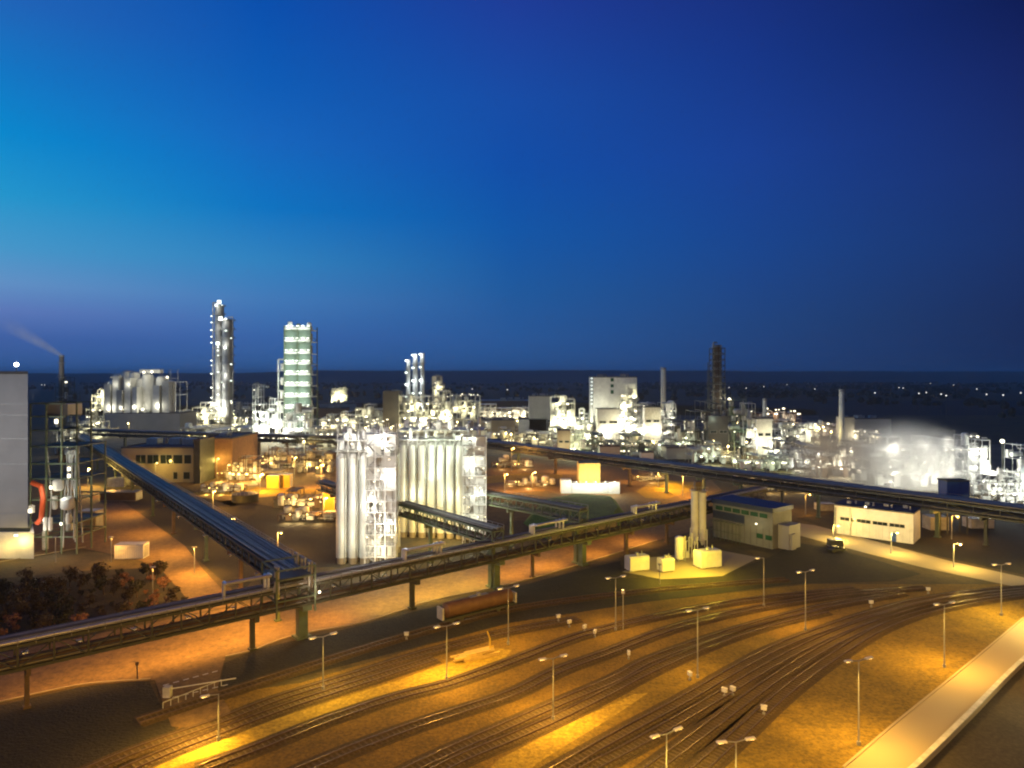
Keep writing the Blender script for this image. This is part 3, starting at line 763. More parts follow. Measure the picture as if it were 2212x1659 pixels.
def block(label, u0, u1, vt, vb, m='cladgrey', depth=12, rz=0, wins=None, name='plant_building', cat='building', roofm='roof', parap=.5, glass='glass'):
    Y = DY(vb); X0, X1 = X_at(u0, Y), X_at(u1, Y); H = Z_at(vt, Y); w = X1-X0
    t = thing(name, label, cat, (X0, Y, 0), rz)
    mb = MB(); mb.box(0,0,0,w,depth,H); mb.build('wall', M[m], t)
    mb = MB(); mb.box(.25,.25,H,w-.25,depth-.25,H+.12)
    for a in ((-.08,-.08,w+.08,.25),(-.08,depth-.25,w+.08,depth+.08),(-.08,.25,.25,depth-.25),(w-.25,.25,w+.08,depth-.25)):
        mb.box(a[0],a[1],H-.1,a[2],a[3],H+parap)
    rf = mb.build('roof', M[roofm], t)
    random.seed(int(u0*7+vb))
    for k in range(3):
        x = random.uniform(.15,.8)*w; y = random.uniform(.2,.7)*depth; s = min(w,depth)*.08
        mb = MB(); mb.box(x-s,y-s,H+.1,x+s,y+s,H+.4+s); mb.tube((x+s*2,y,H+.1),(x+s*2,y,H+.5+s),s*.4,8); mb.build('roof_vent', M['steel'], rf)
    if wins:
        for (a, b, z0, z1) in wins:
            mb = MB(); mb.box(a*w,-.06,z0*H,b*w,-.012,z1*H); f = mb.build('window', M[glass], t)
            mb = MB()
            mb.box(a*w-.12,-.12,z0*H-.12,b*w+.12,-.008,z0*H); mb.box(a*w-.12,-.12,z1*H,b*w+.12,-.008,z1*H+.12)
            n = max(1, int((b-a)*w/2.0))
            for i in range(n+1):
                x = a*w+(b-a)*w*i/n; mb.box(x-.06,-.11,z0*H,x+.06,-.065,z1*H)
            mb.build('window_frame', M['steel'], f)
    return t, w, H

# ---- far left group
t, w, H = block('grey cladded base building under the white silo plant at the left', 228,388,893,932,'cladgrey',30)
unit('cluster of tall white silos and towers on the grey base at the far left', 228,372,800,926,21,[.8,.99,1,.72,.98,1.02,.8],W=16000,nl=0,nlamp=10,lev=14,dens=.5)
silot = bpy.data.objects[-1] if False else None
Y = DY(930); t = thing('white_silo_row', 'row of bright white upright silos rising behind the grey base building at the far left', 'silos', (X_at(300,Y),Y-3,0))
for (u, vt, r) in ((238,822,4.2),(252,806,5),(268,800,5),(283,802,4.4),(297,816,4),(312,806,4.2),(344,812,4.6),(360,822,4.6)):
    m = MB(); h = Z_at(vt,Y); m.vessel((X_at(u,Y)-X_at(300,Y),8,16),r,h-18,18); m.build('silo', M['white'], t)
for (u0, u1, v0, yy, mt) in ((232,246,830,-2,'dirtywhite'),(249,262,812,-1,'white'),(276,289,816,-2,'white'),(296,306,836,-4,'white'),(338,352,832,-3,'white'),(355,370,824,-1,'dirtywhite'),(262,274,842,-4,'cladgrey')):
    m = MB(); m.box(X_at(u0,Y)-X_at(300,Y),yy,14,X_at(u1,Y)-X_at(300,Y),yy+9,Z_at(v0,Y)); m.build('process_block', M[mt], t)
m = MB(); zt = Z_at(806,Y); m.box(X_at(300,Y)-X_at(300,Y),4,zt,X_at(345,Y)-X_at(300,Y),9,zt+3)
m.box(X_at(236,Y)-X_at(300,Y),4,zt-4,X_at(290,Y)-X_at(300,Y),9,zt-3); m.build('gallery', M['white'], t)
for (u, v) in ((242,884),(272,884),(315,884),(345,882),(318,804),(335,803),(368,815),(250,907),(285,918)):
    m = MB(); m.ball((X_at(u,Y)-X_at(300,Y),-2,Z_at(v,Y)),1.0,8,6); m.build('lamp', M['lampw'], t)
for (u, v, W) in ((245,880,6500),(272,880,7500),(300,878,7500),(322,878,7500),(350,876,6500),(312,812,5000),(340,815,5000),(255,830,1600),(285,830,1600)):
    lamp(t, (X_at(u,Y)-X_at(300,Y),-4,Z_at(v,Y)), W*.32, (1,.95,.74), rad=1)
unit('small lit white process tower left of the white silo plant', 186,224,842,930,31,[.55,.9,1],W=5000,nl=4,nlamp=12)
unit('low pipe and tank area in front of the far left silo plant', 150,230,905,945,32,[.7,1,.8,.5],col='steel',W=2500,nl=3,nlamp=6)

# ---- chimney with smoke
def stack(label, u, vt, vb, r0, r1, m='cladgrey', bands=True, lamps=0, name='chimney'):
    Y = DY(vb); h = Z_at(vt, Y)
    t = thing(name, label, 'chimney', (X_at(u,Y), Y, 0))
    mb = MB(); mb.tube((0,0,0),(0,0,h),r0,20,r1); mb.tube((0,0,0),(0,0,3),r0*1.5,20,r0*1.1); mb.build('shaft', M[m], t)
    mb = MB(); mb.tube((0,0,h-1.2),(0,0,h+.4),r1*1.18,20); mb.tube((0,0,h+.4),(0,0,h+.42),r1*.8,20); mb.build('rim', M['steel'], t)
    if bands:
        for z in (.35,.65,.88):
            mb = MB(); rr = r0+(r1-r0)*z; mb.tube((0,0,h*z),(0,0,h*z+.3),rr*1.7,16)
            for a in range(12):
                q = 2*PI*a/12; mb.beam((math.cos(q)*rr*1.65,math.sin(q)*rr*1.65,h*z),(math.cos(q)*rr*1.65,math.sin(q)*rr*1.65,h*z+1.2),.1)
            mb.build('platform', M['steel'], t)
    for k in range(lamps):
        z = h*(1-.16*k)-1; mb = MB(); mb.box(-r0*.9-.3,-r0-.8,z,-r0*.2,-r0-.2,z+1.1); mb.build('lamp', M['lampg'], t)
        if k%2 == 0: lamp(t, (0,-r0-2.5,z), 1500, (.85,.95,1))
    return t
sc_ = stack('dark smoking chimney behind the grey tower at the left', 133,768,905,3.2,2.1,'claddark')
for q, (x, y, z, W) in enumerate(((8,-55,22,150000),(-30,-60,24,150000),(-60,-60,26,110000))):
    lamp(sc_, (x,y,z), W, (1,.95,.92), 'SPOT', 60, 1, (-.35,.9,.85))  # added spots without fittings, brightening the smoke plume
unit('dark lattice structure around the foot of the smoking chimney', 108,156,815,915,41,[.35,.8,1,.7],col='dark',W=300,nl=1,nlamp=2,dens=.4)
stack('thin left one of the three lit chimneys in the centre', 882,778,938,2.0,1.6,'cladgrey',True,4)
stack('middle one of the three lit chimneys in the centre', 897,766,938,2.3,1.8,'cladgrey',True,6)
stack('right one of the three lit chimneys in the centre', 912,764,938,2.0,1.6,'cladgrey',True,6)
stack('slender pale chimney right of the big white block', 1433,795,935,2.2,1.9,'silo',False)
stack('short pale chimney in front of the row of far lights', 1652,862,935,1.8,1.5,'silo',False)
stack('bright slender chimney standing alone right of centre', 1818,842,962,1.7,1.5,'silo',False)
block('small pale box building beside the lone slender chimney', 1822,1846,902,958,'cladgrey',10)

# ---- tall twin columns
def column(t, x, y, r, h, m='steel', lampside=-1, nplat=10, nl=12, lm='lampg', lx=None):
    mb = MB(); mb.vessel((x,y,2),r,h-2-r*.4,20); c = mb.build('column', M[m], t)
    for k in range(nplat):
        z = h*(k+1)/nplat-1.5; mb = MB()
        mb.tube((x,y,z),(x,y,z+.35),r*1.35,16)
        for a in range(14):
            q = 2*PI*a/14; p = (x+math.cos(q)*r*1.33, y+math.sin(q)*r*1.33)
            mb.beam((*p,z),(*p,z+1.4),.14)
        for zz in (.8,1.4):
            for a in range(14):
                q, q2 = 2*PI*a/14, 2*PI*(a+1)/14
                mb.beam((x+math.cos(q)*r*1.33,y+math.sin(q)*r*1.33,z+zz),(x+math.cos(q2)*r*1.33,y+math.sin(q2)*r*1.33,z+zz),.12)
        mb.build('platform', M['steel'], t)
    mb = MB(); mb.tube((x+lampside*r*1.2,y-r*.7,3),(x+lampside*r*1.2,y-r*.7,h+1.5),.5,8); mb.tube((x+lampside*r*1.2,y-r*.7,h+1.5),(x,y,h+1.5),.5,8)
    mb.beam((x+r*.5,y-r*1.1,0),(x+r*.5,y-r*1.1,h),.5,.2); mb.build('riser_pipe', M['pipe'], t)
    for k in range(nl):
        z = h*(k+.6)/nl+random.uniform(-2,2); sx = random.choice((-1,-1,.2,1)); s = random.uniform(.45,.85)
        mb = MB(); mb.box(x+sx*r*1.2-s,y-r*1.4-s*.5,z,x+sx*r*1.2+s,y-r*1.4,z+s*1.3); mb.build('lamp', M[lm], t)
random.seed(11)
Y = DY(916); t = thing('distillation_columns', 'tallest pair of lit distillation columns standing close together at the left', 'column', (X_at(485,Y),Y,0))
column(t, X_at(474,Y)-X_at(485,Y), 0, 4.0, Z_at(658,Y), 'steel', -1, 14, 16)
column(t, X_at(496,Y)-X_at(485,Y), -4, 4.9, Z_at(690,Y), 'steel', 1, 12, 13)
for (u, v, s) in ((484,655,1.6),(487,690,1.5),(481,743,1.4),(478,662,1.1),(497,752,1.0)):
    m = MB(); m.box(X_at(u,Y)-X_at(485,Y)-s,-11,Z_at(v,Y)-s,X_at(u,Y)-X_at(485,Y)+s,-10,Z_at(v,Y)+s); m.build('lamp', M['lampg'], t)
for (x, z, W) in ((-9,108,2500),(-8,88,2200),(-9,70,2200),(-10,52,3000),(-8,35,5000),(-5,20,7000),(3,96,2500),(4,72,1500),(3,45,2000),(0,14,7000)):
    lamp(t, (x,-14,z), W*1.4, (1,.97,.84), rad=.8)
unit('bright white lit process block at the foot of the tallest columns', 416,502,868,917,51,[.75,.95,1,1.1,1],W=5200,nl=7,nlamp=16,lev=5)
unit('dim process racks right of the foot of the tallest columns', 500,548,868,932,52,[.9,.6,1,.8],col='steel',W=2200,nl=3,nlamp=12)

# ---- tiered lit tower
Y = DY(958); xc = X_at(637,Y)
t = thing('lit_tower', 'tall open tower of brightly lit floors at the centre left', 'tower', (xc,Y,0))
X0, X1 = X_at(614,Y)-xc, X_at(671,Y)-xc; H = Z_at(704,Y); D = 15
m = MB()
for x in (X0,(X0+X1)/2,X1):
    for y in (0,D): m.beam((x,y,0),(x,y,H),.6)
for y in (0,D):
    for k in range(9):
        z = H*k/9; a, b = (X0,X1) if k%2 else (X1,X0); m.beam((a,y,z),(b,y,z+H/9),.3)
m.build('frame', M['green'], t)
zs = [H, Z_at(730,Y), Z_at(756,Y), Z_at(779,Y), Z_at(802,Y), Z_at(826,Y), Z_at(850,Y), Z_at(875,Y), Z_at(900,Y), Z_at(925,Y)]
for i, z in enumerate(zs):
    m = MB(); m.box(X0,0,z-2.6,X1,D,z-2.2); m.build('floor', M['dirtywhite'], t)
    m = MB(); m.box(X0-.1,-.3,z-2.2,X1+.1,-.05,z-1.1)
    for k in range(13): x = X0+(X1-X0)*k/12; m.beam((x,-.2,z-2.2),(x,-.2,z),.18)
    m.beam((X0,-.2,z),(X1,-.2,z),.3); m.build('parapet', M['white'], t)
    m = MB(); m.box(X0+.3,.25,z-2.1-(zs[i]-zs[i+1]-2.7 if i < 9 else 0),X1-.3,.45,z-2.65); m.build('wall_panel', M['palegreen'], t)
    m = MB(); m.box(X0+.3,D*.35,z-2.1,X1-.3,D*.35+.2,z+(3.2 if i else -.2)); m.build('wall_panel', M['dirtywhite'], t)
    for k in range(3 if i < 6 else 2):
        m = MB(); x = X0+(X1-X0)*(k+.5+random.uniform(-.2,.2))/3; m.vessel((x,4,z-1.8),random.uniform(1,1.9),random.uniform(2,4.5),12); m.build('vessel', M['green' if k == 1 else 'white'], t)
    for k in range(5):
        x = X0+(X1-X0)*(k+.3+random.random()*.4)/5; m = MB(); m.box(x-.55,-1.0,z-.25,x+.55,-.35,z+.2); m.build('lamp', M['lampg'], t)
    for x in (X0*.5, X1*.5): lamp(t, (x,-3.4,z+.2), 1500 if i < 6 else 1900, (.88,1,.86), rad=.6)
# lower shoulder of the tower
m = MB(); XS = X_at(600,Y)-xc; HS = Z_at(776,Y)
for y in (1,D): m.beam((XS,y,0),(XS,y,HS),.6)
for k in range(8):
    z = HS*(k+1)/8; m.beam((XS,1,z),(X0,1,z),.5); m.box(XS,1,z-.4,X0-.3,D,z-.2)
m.build('side_frame', M['dirtywhite'], t)
for k in range(6):
    m = MB(); z = HS*(k+.5)/6; m.vessel(((XS+X0)/2,3,z-2.5),1.5,4,12); m.build('vessel', M['white'], t)
    lamp(t, (XS+1,-3,z), 900, (.92,1,.88))
unit('dense pale green process block left of the tiered tower', 546,606,838,955,61,[1.06,.72,.62,.8,.7],col='dirtywhite',lc=(.95,1,.85),W=3600,nl=7,nlamp=22,lev=5)
unit('bright vessels at the foot of the tiered tower', 612,668,868,962,62,[.8,1,.9],lc=(1,1,.88),W=3000,nl=4,nlamp=18,lev=5)
unit('lower cluttered pipe area right of the tiered tower', 672,742,908,966,63,[.8,1,.6,.9],col='steel',W=1500,nl=3,nlamp=22,lev=4)
unit('small bright double tower in the distance right of the tiered tower', 716,746,838,880,64,[.95,1],W=9000,nl=3,nlamp=6)
block('low brown shed far behind right of the tiered tower', 682,745,882,902,'brick',20)
block('dim blue grey shed far behind right of the tiered tower', 690,770,872,888,'cladgrey',30)
unit('yellow-lit process frame left of the dark box tower', 768,828,874,945,71,[.9,1,.95],lc=(1,.92,.55),W=2600,nl=5,nlamp=14,lev=5)
block('dark windowless box tower in the centre of the plant', 827,862,846,950,'claddark',16)
unit('dense white lit process complex below the three chimneys', 862,976,848,950,72,[.95,1,.88,.96,.8,1.02,.85],W=3600,nl=12,nlamp=44,lev=5)
unit('lit stepped tower right of the three chimneys', 934,972,812,930,73,[1.0,.72],W=2200,nl=4,nlamp=12)
unit('far white flat-roofed building with a bright roof edge', 976,1036,850,905,74,[1,.95,.92],W=5000,nl=4,nlamp=12,lev=6,topl=True)
block('long low dark hall in the distance with a pale roof line', 1036,1142,866,888,'brick',40,roofm='cladgrey')
unit('dim low tanks and pipes behind the long pipe rack', 980,1060,905,950,75,[.6,1,.7,.9],col='steel',lc=(1,.85,.5),W=1800,nl=3,nlamp=10,lev=4)
block('low warm-lit shed in front of the far hall', 1040,1112,908,934,'cladbeige',22)
unit('pipe structures beyond the rear silos', 1058,1130,925,965,76,[.7,1,.6,.8],col='steel',lc=(1,.8,.4),W=1200,nl=3,nlamp=10,lev=4)
# ---- centre right group
block('windowless grey box building left of the yellow-lit process frame', 1143,1192,856,938,'cladgrey',22)
unit('yellow-lit process frame beside the windowless grey box', 1190,1242,858,950,81,[1,1.02,.95],lc=(1,.96,.6),W=3600,nl=6,nlamp=18,lev=5)
block('low white-fronted hall in front of the windowless grey box', 1120,1182,906,938,'white',16)
block('low dark hall right of the white-fronted hall', 1182,1215,912,945,'claddark',14)
t, w, H = block('big white block building with a green stripe at the centre right', 1281,1376,815,942,'white',26, wins=[(.4,.47,.72,.78),(.4,.47,.83,.88),(.4,.47,.93,.985)], glass='greenglass')
for k in range(8):
    m = MB(); z = H*(.5+k*.062); m.box(-1.6,1,z,-.3,9,z+.4); m.box(-1.7,.8,z+.4,-1.4,9,z+1.6); m.build('balcony', M['white'], t)
    m = MB(); m.box(-1.4,.3,z+1.8,-.4,.8,z+2.4); m.build('lamp', M['lampg'], t)
for (x, z, W) in ((.12,.5,5000),(.35,.42,7000),(.6,.45,7000),(.85,.4,5000),(.7,.62,3600),(-.06,.75,2000),(.25,.66,1500)):
    lamp(t, (w*x,-8,H*z*.8), W*.5, (1,.98,.76), rad=.8)
unit('white lit frame on the right front of the big white block', 1340,1376,832,944,82,[.85,1],W=2600,nl=4,nlamp=16,lev=5,depth=5)
unit('very bright low process halls at the foot of the big white block', 1262,1460,872,950,83,[.45,.6,.75,.8,.7,.95,1,.9,1],lc=(1,.97,.8),W=4200,nl=12,nlamp=30,lev=5)
unit('yellow-green lit pump area in front of the yellow-lit process frame', 1195,1262,925,985,84,[1,.8,.9],lc=(.95,1,.55),W=1900,nl=4,nlamp=14,lev=4)
unit('dark green pipe field dotted with lamps in front of the bright halls', 1256,1420,938,990,85,[.8,1,.7,.9,1,.75],col='green',lc=(.9,1,.6),W=420,nl=5,nlamp=26,lev=4)
for (u0,u1,vt,vb_,lab,mt) in ((1290,1338,884,951,'cream lit process hall in front of the left half of the big white block','white'),(1392,1428,880,951,'cream lit process hall left of the slender pale chimney','dirtywhite'),(1205,1232,930,988,'yellow-lit pump house in front of the yellow-lit process frame','cladbeige'),(1000,1050,930,956,'flat-roofed low hall just behind the rear silos','cladgrey'),(1530,1575,900,979,'dark flat-roofed hall inside the unlit steel structure','claddark'),(1635,1668,905,986,'pale hall under the short pale chimney','white')):
    t, w, H = block(lab,u0,u1,vt,vb_,mt,9,wins=[(.1,.4,.55,.62),(.55,.9,.55,.62)])
    if mt != 'claddark': lamp(t, (w*.3,-5,H*.35), 1500, WARM); lamp(t, (w*.8,-5,H*.7), 900, WARM)
block('blue-grey hut with a pitched pale front in the pipe field', 1296,1340,965,1000,'cladgrey',8)
block('pale lit tank house at the edge of the pipe field', 1386,1412,978,1002,'white',6)
block('long low grey flat-roofed hall right of the pipe field', 1440,1562,968,992,'cladgrey',14)
for i, (u0,u1,vt,vb,lab,lc,W) in enumerate([
  (388,420,886,926,'small lit frame between the silo base building and the tallest columns',WARM,2200),
  (386,545,922,950,'low row of pipes and pumps in front of the tallest columns',(1,.9,.5),1500),
  (690,768,890,928,'far cluttered process area between the tiered tower and the yellow frame',(1,.88,.55),2600),
  (740,868,938,985,'low pipe frames just behind the front silos',(1,.92,.55),1500),
  (1036,1142,874,908,'far row of low lit tanks under the long dark hall',(1,.85,.55),2600),
  (1052,1190,932,962,'low lit pipe frames right of the rear silos',(1,.85,.45),1400),
  (1242,1284,884,938,'narrow lit frame between the yellow frame and the big white block',(1,1,.7),2200),
  (1376,1445,876,930,'low lit tank row right behind the bright halls',(1,1,.75),2200),
  (1420,1500,936,975,'dim pipe frames left of the dark structure',(.9,1,.7),900),
  (1600,1700,984,1018,'low green-lit pipe manifold at the wide rack right of the dark structure',(.85,1,.6),700),
  (1690,1765,908,955,'lit pipe frames between the far lamp row and the lone chimney',(1,.95,.7),1500),
  (1700,1790,965,1015,'low grey frames left of the brown steam pipework',(.95,.95,.9),700),
  (1826,1900,925,958,'warm-lit low frames behind the brownish steam',(1,.82,.5),1400)]):
    unit(lab, u0,u1,vt,vb,200+i,[[.7,1,.8,.95],[1,.75,.9],[.6,.9,.7,1,.8]][i%3],lc=lc,W=W,nl=5,nlamp=14,lev=4,dens=1.1)
src = None; random.seed(55)
for k in range(46):
    u = random.uniform(190,1880); v = random.uniform(925,990) if u < 1500 else random.uniform(930,1010)
    if 850 < u < 1060 and v > 950: continue
    p = G(u, v)
    if src is None:
        src = thing('road_lamp', 'small lit lamp on a plant road between the process units', 'street lamp', p, 0, 'small lit lamps between the process units')
        m = MB(); m.tube((0,0,0),(0,0,9),.15,6); m.build('pole', M['steel'], src)
        m = MB(); m.box(-.5,-1.2,9,.5,.1,9.3); m.build('lamp_head', M['steel'], src)
        m = MB(); m.ball((0,-.7,8.9),.5,8,6); m.build('bulb', M['lampo'], src); lamp(src, (0,-2,8.4), 3800, (1,.72,.25))
    else:
        r = src.copy(); COL.objects.link(r); r.location = p
        for ch in src.children: c = ch.copy(); COL.objects.link(c); c.parent = r
# ---- dark column and dark green structure
Y = DY(955); random.seed(13)
t = thing('dark_column', 'tall unlit brown distillation column above the dark steel structure', 'column', (X_at(1549,Y),Y,0))
column(t, 0, 0, 2.4, Z_at(745,Y), 'brown', -1, 13, 0)
m = MB(); hx = Z_at(768,Y)
for x in (-7,-3.8): m.beam((x,-3,0),(x,-3,hx*.92),.4)
for k in range(16): m.beam((-7,-3,hx*.92*k/16),(-3.8,-3,hx*.92*(k+1)/16),.2)
m.build('ladder_frame', M['dark'], t)
m = MB(); q = 4.0; hc = Z_at(752,Y)
for x in (-q,q):
    for y in (-q,q): m.beam((x,y,0),(x,y,hc),.45)
for k in range(16):
    z0_, z1_ = hc*k/16, hc*(k+1)/16
    for y in (-q,q): m.beam((-q,y,z0_),(q,y,z1_),.25); m.beam((q,y,z0_),(-q,y,z1_),.25); m.beam((-q,y,z1_),(q,y,z1_),.3)
    for x in (-q,q): m.beam((x,-q,z1_),(x,q,z1_),.3)
m.build('lattice_frame', M['dark'], t)
m = MB(); m.ball((6.2,-6,Z_at(862,Y)),1.0,8,6); m.build('lamp', M['lampw'], t); lamp(t, (6.2,-9,Z_at(862,Y)), 3500, (1,.85,.6))
unit('dark unlit steel structure with green columns below the brown column', 1458,1612,868,978,86,[.72,.62,.8,1,.95,1.02,.9],col='dark',lc=(.8,1,.8),W=260,nl=3,nlamp=16,lev=6,dens=1)
unit('tall green steel frame at the right end of the dark structure', 1585,1612,855,1000,87,[1],col='green',lc=(.6,1,.6),W=500,nl=2,nlamp=5,lev=8,dens=.4)
unit('lit white tanks and pumps in front of the dark structure', 1495,1600,958,1003,88,[.7,.9,1,.6,.5],lc=(.9,1,.7),W=1100,nl=5,nlamp=14,lev=4)
unit('white lit process units right of the green frame', 1612,1690,872,985,89,[1,.75,.7,.5],lc=(1,1,.82),W=2600,nl=6,nlamp=20,lev=5)
unit('blue-grey pipe area left of the brownish steam', 1660,1780,955,1008,90,[.8,1,.7,.9,.6],col='steel',lc=(.8,.9,1),W=500,nl=3,nlamp=14,lev=4)
unit('row of warm far lights on a low long building', 1612,1730,884,912,91,[.8,1,.9,1,.8],col='brown',lc=(1,.75,.5),W=3000,nl=3,nlamp=22,lev=8,topl=True)
unit('low sheds right of the row of warm far lights', 1735,1830,912,945,92,[.6,1,.8],col='steel',lc=(1,.7,.5),W=1200,nl=2,nlamp=8,lev=5)
block('dim long blue-grey hall behind the brownish steam', 1846,1925,905,945,'cladgrey',20)
# ---- steam area at the right
unit('brown pipework inside the brownish steam', 1765,1880,948,1032,93,[.7,1,.8,.9,.7],col='brown',lc=(1,.88,.65),W=2000,nl=8,nlamp=8,lev=4)
unit('bright process frames wrapped in white steam', 1890,2090,945,1052,94,[.85,1,.9,.6,.85,.95,.8],lc=(1,.96,.8),W=1250,nl=18,nlamp=24,lev=5)
unit('white lit tower right of the steam cloud', 2092,2138,942,1075,95,[1,.93],lc=(1,1,.88),W=1300,nl=6,nlamp=12,lev=4.5)
unit('bright cluttered vessels and pipes at the right edge above the blue rack', 2136,2212,1012,1088,96,[.8,1,.75,.9],lc=(1,1,.86),W=1000,nl=6,nlamp=24,lev=3.5)
unit('grey tower cut off by the right edge', 2205,2260,960,1085,97,[1,.9],col='steel',lc=(.9,1,.95),W=900,nl=3,nlamp=5,lev=5)
# slim masts
for (u, vt, vb, lab, on) in ((2165,953,1085,'lit mast lamp right of the white tower',1),(2062,930,1060,'thin unlit mast behind the steam cloud',0),(12,787,0,'',0)):
    if not lab: continue
    Y = DY(vb); h = Z_at(vt,Y); t = thing('mast', lab, 'mast', (X_at(u,Y),Y,0))
    m = MB(); m.tube((0,0,0),(0,0,h),.2,8,.1); m.build('pole', M['dark'], t)
    if on: m = MB(); m.ball((0,0,h),.7,8,6); m.build('lamp', M['lampw'], t); lamp(t,(0,-2,h),500,WARM)
# dark blue box on the rack
Y = 192; x = X_at(2070,Y); z = Z_at(1068,Y)
t = thing('blue_cabin', 'dark blue box cabin standing up behind the wide rack in front of the steam', 'cabin', (x,Y,0))
m = MB(); m.box(-3.2,0,8.0,3.2,4,Z_at(1040,Y)); m.build('wall', M['bluem'], t)
m = MB(); m.box(-3.4,-.2,Z_at(1040,Y),3.4,4.2,Z_at(1040,Y)+.3); m.build('roof', M['dark'], t)
m = MB()
for xx in (-2.8,2.8):
    for yy in (.4,3.6): m.box(xx-.15,yy-.15,0,xx+.15,yy+.15,8)
m.build('legs', M['dark'], t)

# ---------------------------------------------------------------- left big cladded tower
Y = DY(1207); X1 = X_at(60,Y); XB = X_at(73,Y); zc = Z_at(1140,Y); zt = Z_at(808,Y)
t = thing('cladded_tower', 'huge grey panelled tower at the left edge with a yellow-lit ground floor', 'building', (X1,Y,0))
sk = -X1/Y*1.04
def wedge(x0, x1, y0, y1, z0, z1):
    m = MB(); m.add([(x0,y0,z0),(x1,y0,z0),(x1-(y1-y0)*sk,y1,z0),(x0-(y1-y0)*sk,y1,z0),(x0,y0,z1),(x1,y0,z1),(x1-(y1-y0)*sk,y1,z1),(x0-(y1-y0)*sk,y1,z1)],[(0,3,2,1),(4,5,6,7),(0,1,5,4),(1,2,6,5),(2,3,7,6),(3,0,4,7)]); return m
m = wedge(-40,0,0,26,zc,zt); m.build('panel_wall', M['cladgrey'], t)
for v in (842,872,896,947,1002,1058,1109):
    z = Z_at(v,Y); m = MB(); m.box(-40,-.05,z-.1,.05,-.012,z); m.build('panel_joint', M['steel'], t)
m = wedge(-40.2,.2,-.2,26.2,zt,zt+.7); m.build('parapet', M['claddark'], t)
m = wedge(-40,.2,.6,26,zc-1.1,zc-.002); m.build('recess', M['dark'], t)
m = wedge(-40,XB-X1,0,26,0,zc-1.102); m.build('ground_floor', M['white'], t)
m = MB(); m.box(-3.2,-.3,zc-2.0,-2.4,-.02,zc-1.7); m.build('lamp', M['lampw'], t)
lamp(t, (-.8,-1.6,zc-3.2), 650, (1,.72,.2), rad=.2); lamp(t, (-5,-2.5,3.0), 500, (1,.66,.16)); lamp(t, (-26,-45,26), 40000, (1,.93,.86), 'SPOT', 75, 1, (.55,1,.05)); lamp(t, (-14,-6,2.0), 500, (1,.6,.16))  # the strong spot is an added unseen lamp brightening the facade
m = MB(); m.tube((-5.7,4,zt+.7),(-5.7,4,zt+2.1),.1,6); m.build('lamp_post', M['steel'], t)
m = MB(); m.ball((-5.7,4,zt+2.4),.5,10,8); m.build('lamp', emis('roof_lamp',(.85,.93,1),14), t)
# steel structure right of it
Yp = DY(1197); random.seed(5)
xp = X_at(115,Yp); t = thing('tank_tower', 'dark open steel tower with an orange-red duct beside the grey panelled tower', 'tower', (xp,Yp,0))
xa, xb = X_at(66,Yp)-xp, X_at(166,Yp)-xp; H = Z_at(872,Yp)
m = MB(); xm = X_at(100,Yp)-xp
for x in (xa,xm,(xm+xb)/2,xb):
    for y in (0,6,12): m.beam((x,y,0),(x,y,H if x < xb-1 else Z_at(962,Yp)),.32)
for v in (872,900,930,965,1002,1035,1080,1130,1160):
    z = Z_at(v,Yp)
    for y in (0,6,12): m.beam((xa,y,z),(xb if v > 950 else (xm+xb)/2+1,y,z),.28)
    for x in (xa,xm,xb if v > 950 else xm): m.beam((x,0,z),(x,12,z),.25)
m.build('frame', M['green'], t)
for v in (900,930,965,1002,1035,1130):
    m = MB(); z = Z_at(v,Yp); m.box(xa+.2,.3,z-.1,xm if v < 950 else xb-.2,11.8,z); m.build('floor', M['dark'], t)
m = MB(); m.box(X_at(72,Yp)-xp,5,Z_at(900,Yp),X_at(118,Yp)-xp,11,Z_at(875,Yp)); m.build('cabin', M['cladgrey'], t)
m = MB(); m.path([(X_at(72,Yp)-xp,-.5,Z_at(1042,Yp)),(X_at(92,Yp)-xp,-.5,Z_at(1050,Yp)),(X_at(96,Yp)-xp,-.5,Z_at(1075,Yp)),(X_at(92,Yp)-xp,-.5,Z_at(1120,Yp)),(X_at(82,Yp)-xp,-.5,Z_at(1130,Yp))],.6,14); m.build('orange_duct', M['orange'], t)
def vb(u0, u1, v0, v1, y, mt, lying=False):
    m = MB(); r = (X_at(u1,Yp)-X_at(u0,Yp))/2; c = (X_at(u0,Yp)+X_at(u1,Yp))/2-xp
    m.vessel((c,y,Z_at(v1,Yp)),r,max(.4,Z_at(v0,Yp)-Z_at(v1,Yp)-r*.4),14); m.build('tank', M[mt], t)
vb(115,136,1035,1056,0,'white'); vb(138,164,1072,1094,-1,'white'); vb(101,109,1115,1142,-1.2,'white'); vb(112,120,1115,1142,-1.2,'white')
vb(143,154,1108,1130,0,'white'); vb(107,118,1073,1100,1,'dirtywhite'); vb(66,78,1090,1105,-.6,'white'); vb(110,125,985,1002,3,'brown'); vb(125,140,1120,1150,3,'steel'); vb(80,92,1150,1190,2,'dirtywhite'); vb(130,142,980,1000,3,'steel')
for (u, v, s) in ((130,908,.35),(157,1010,.3),(157,1025,.3),(73,1100,.3),(104,1120,.22),(140,1128,.22),(118,1050,.25)):
    m = MB(); m.box(X_at(u,Yp)-xp-s,-1.6,Z_at(v,Yp)-s*2,X_at(u,Yp)-xp+s,-1.3,Z_at(v,Yp)+s); m.build('lamp', M['lampw'], t)
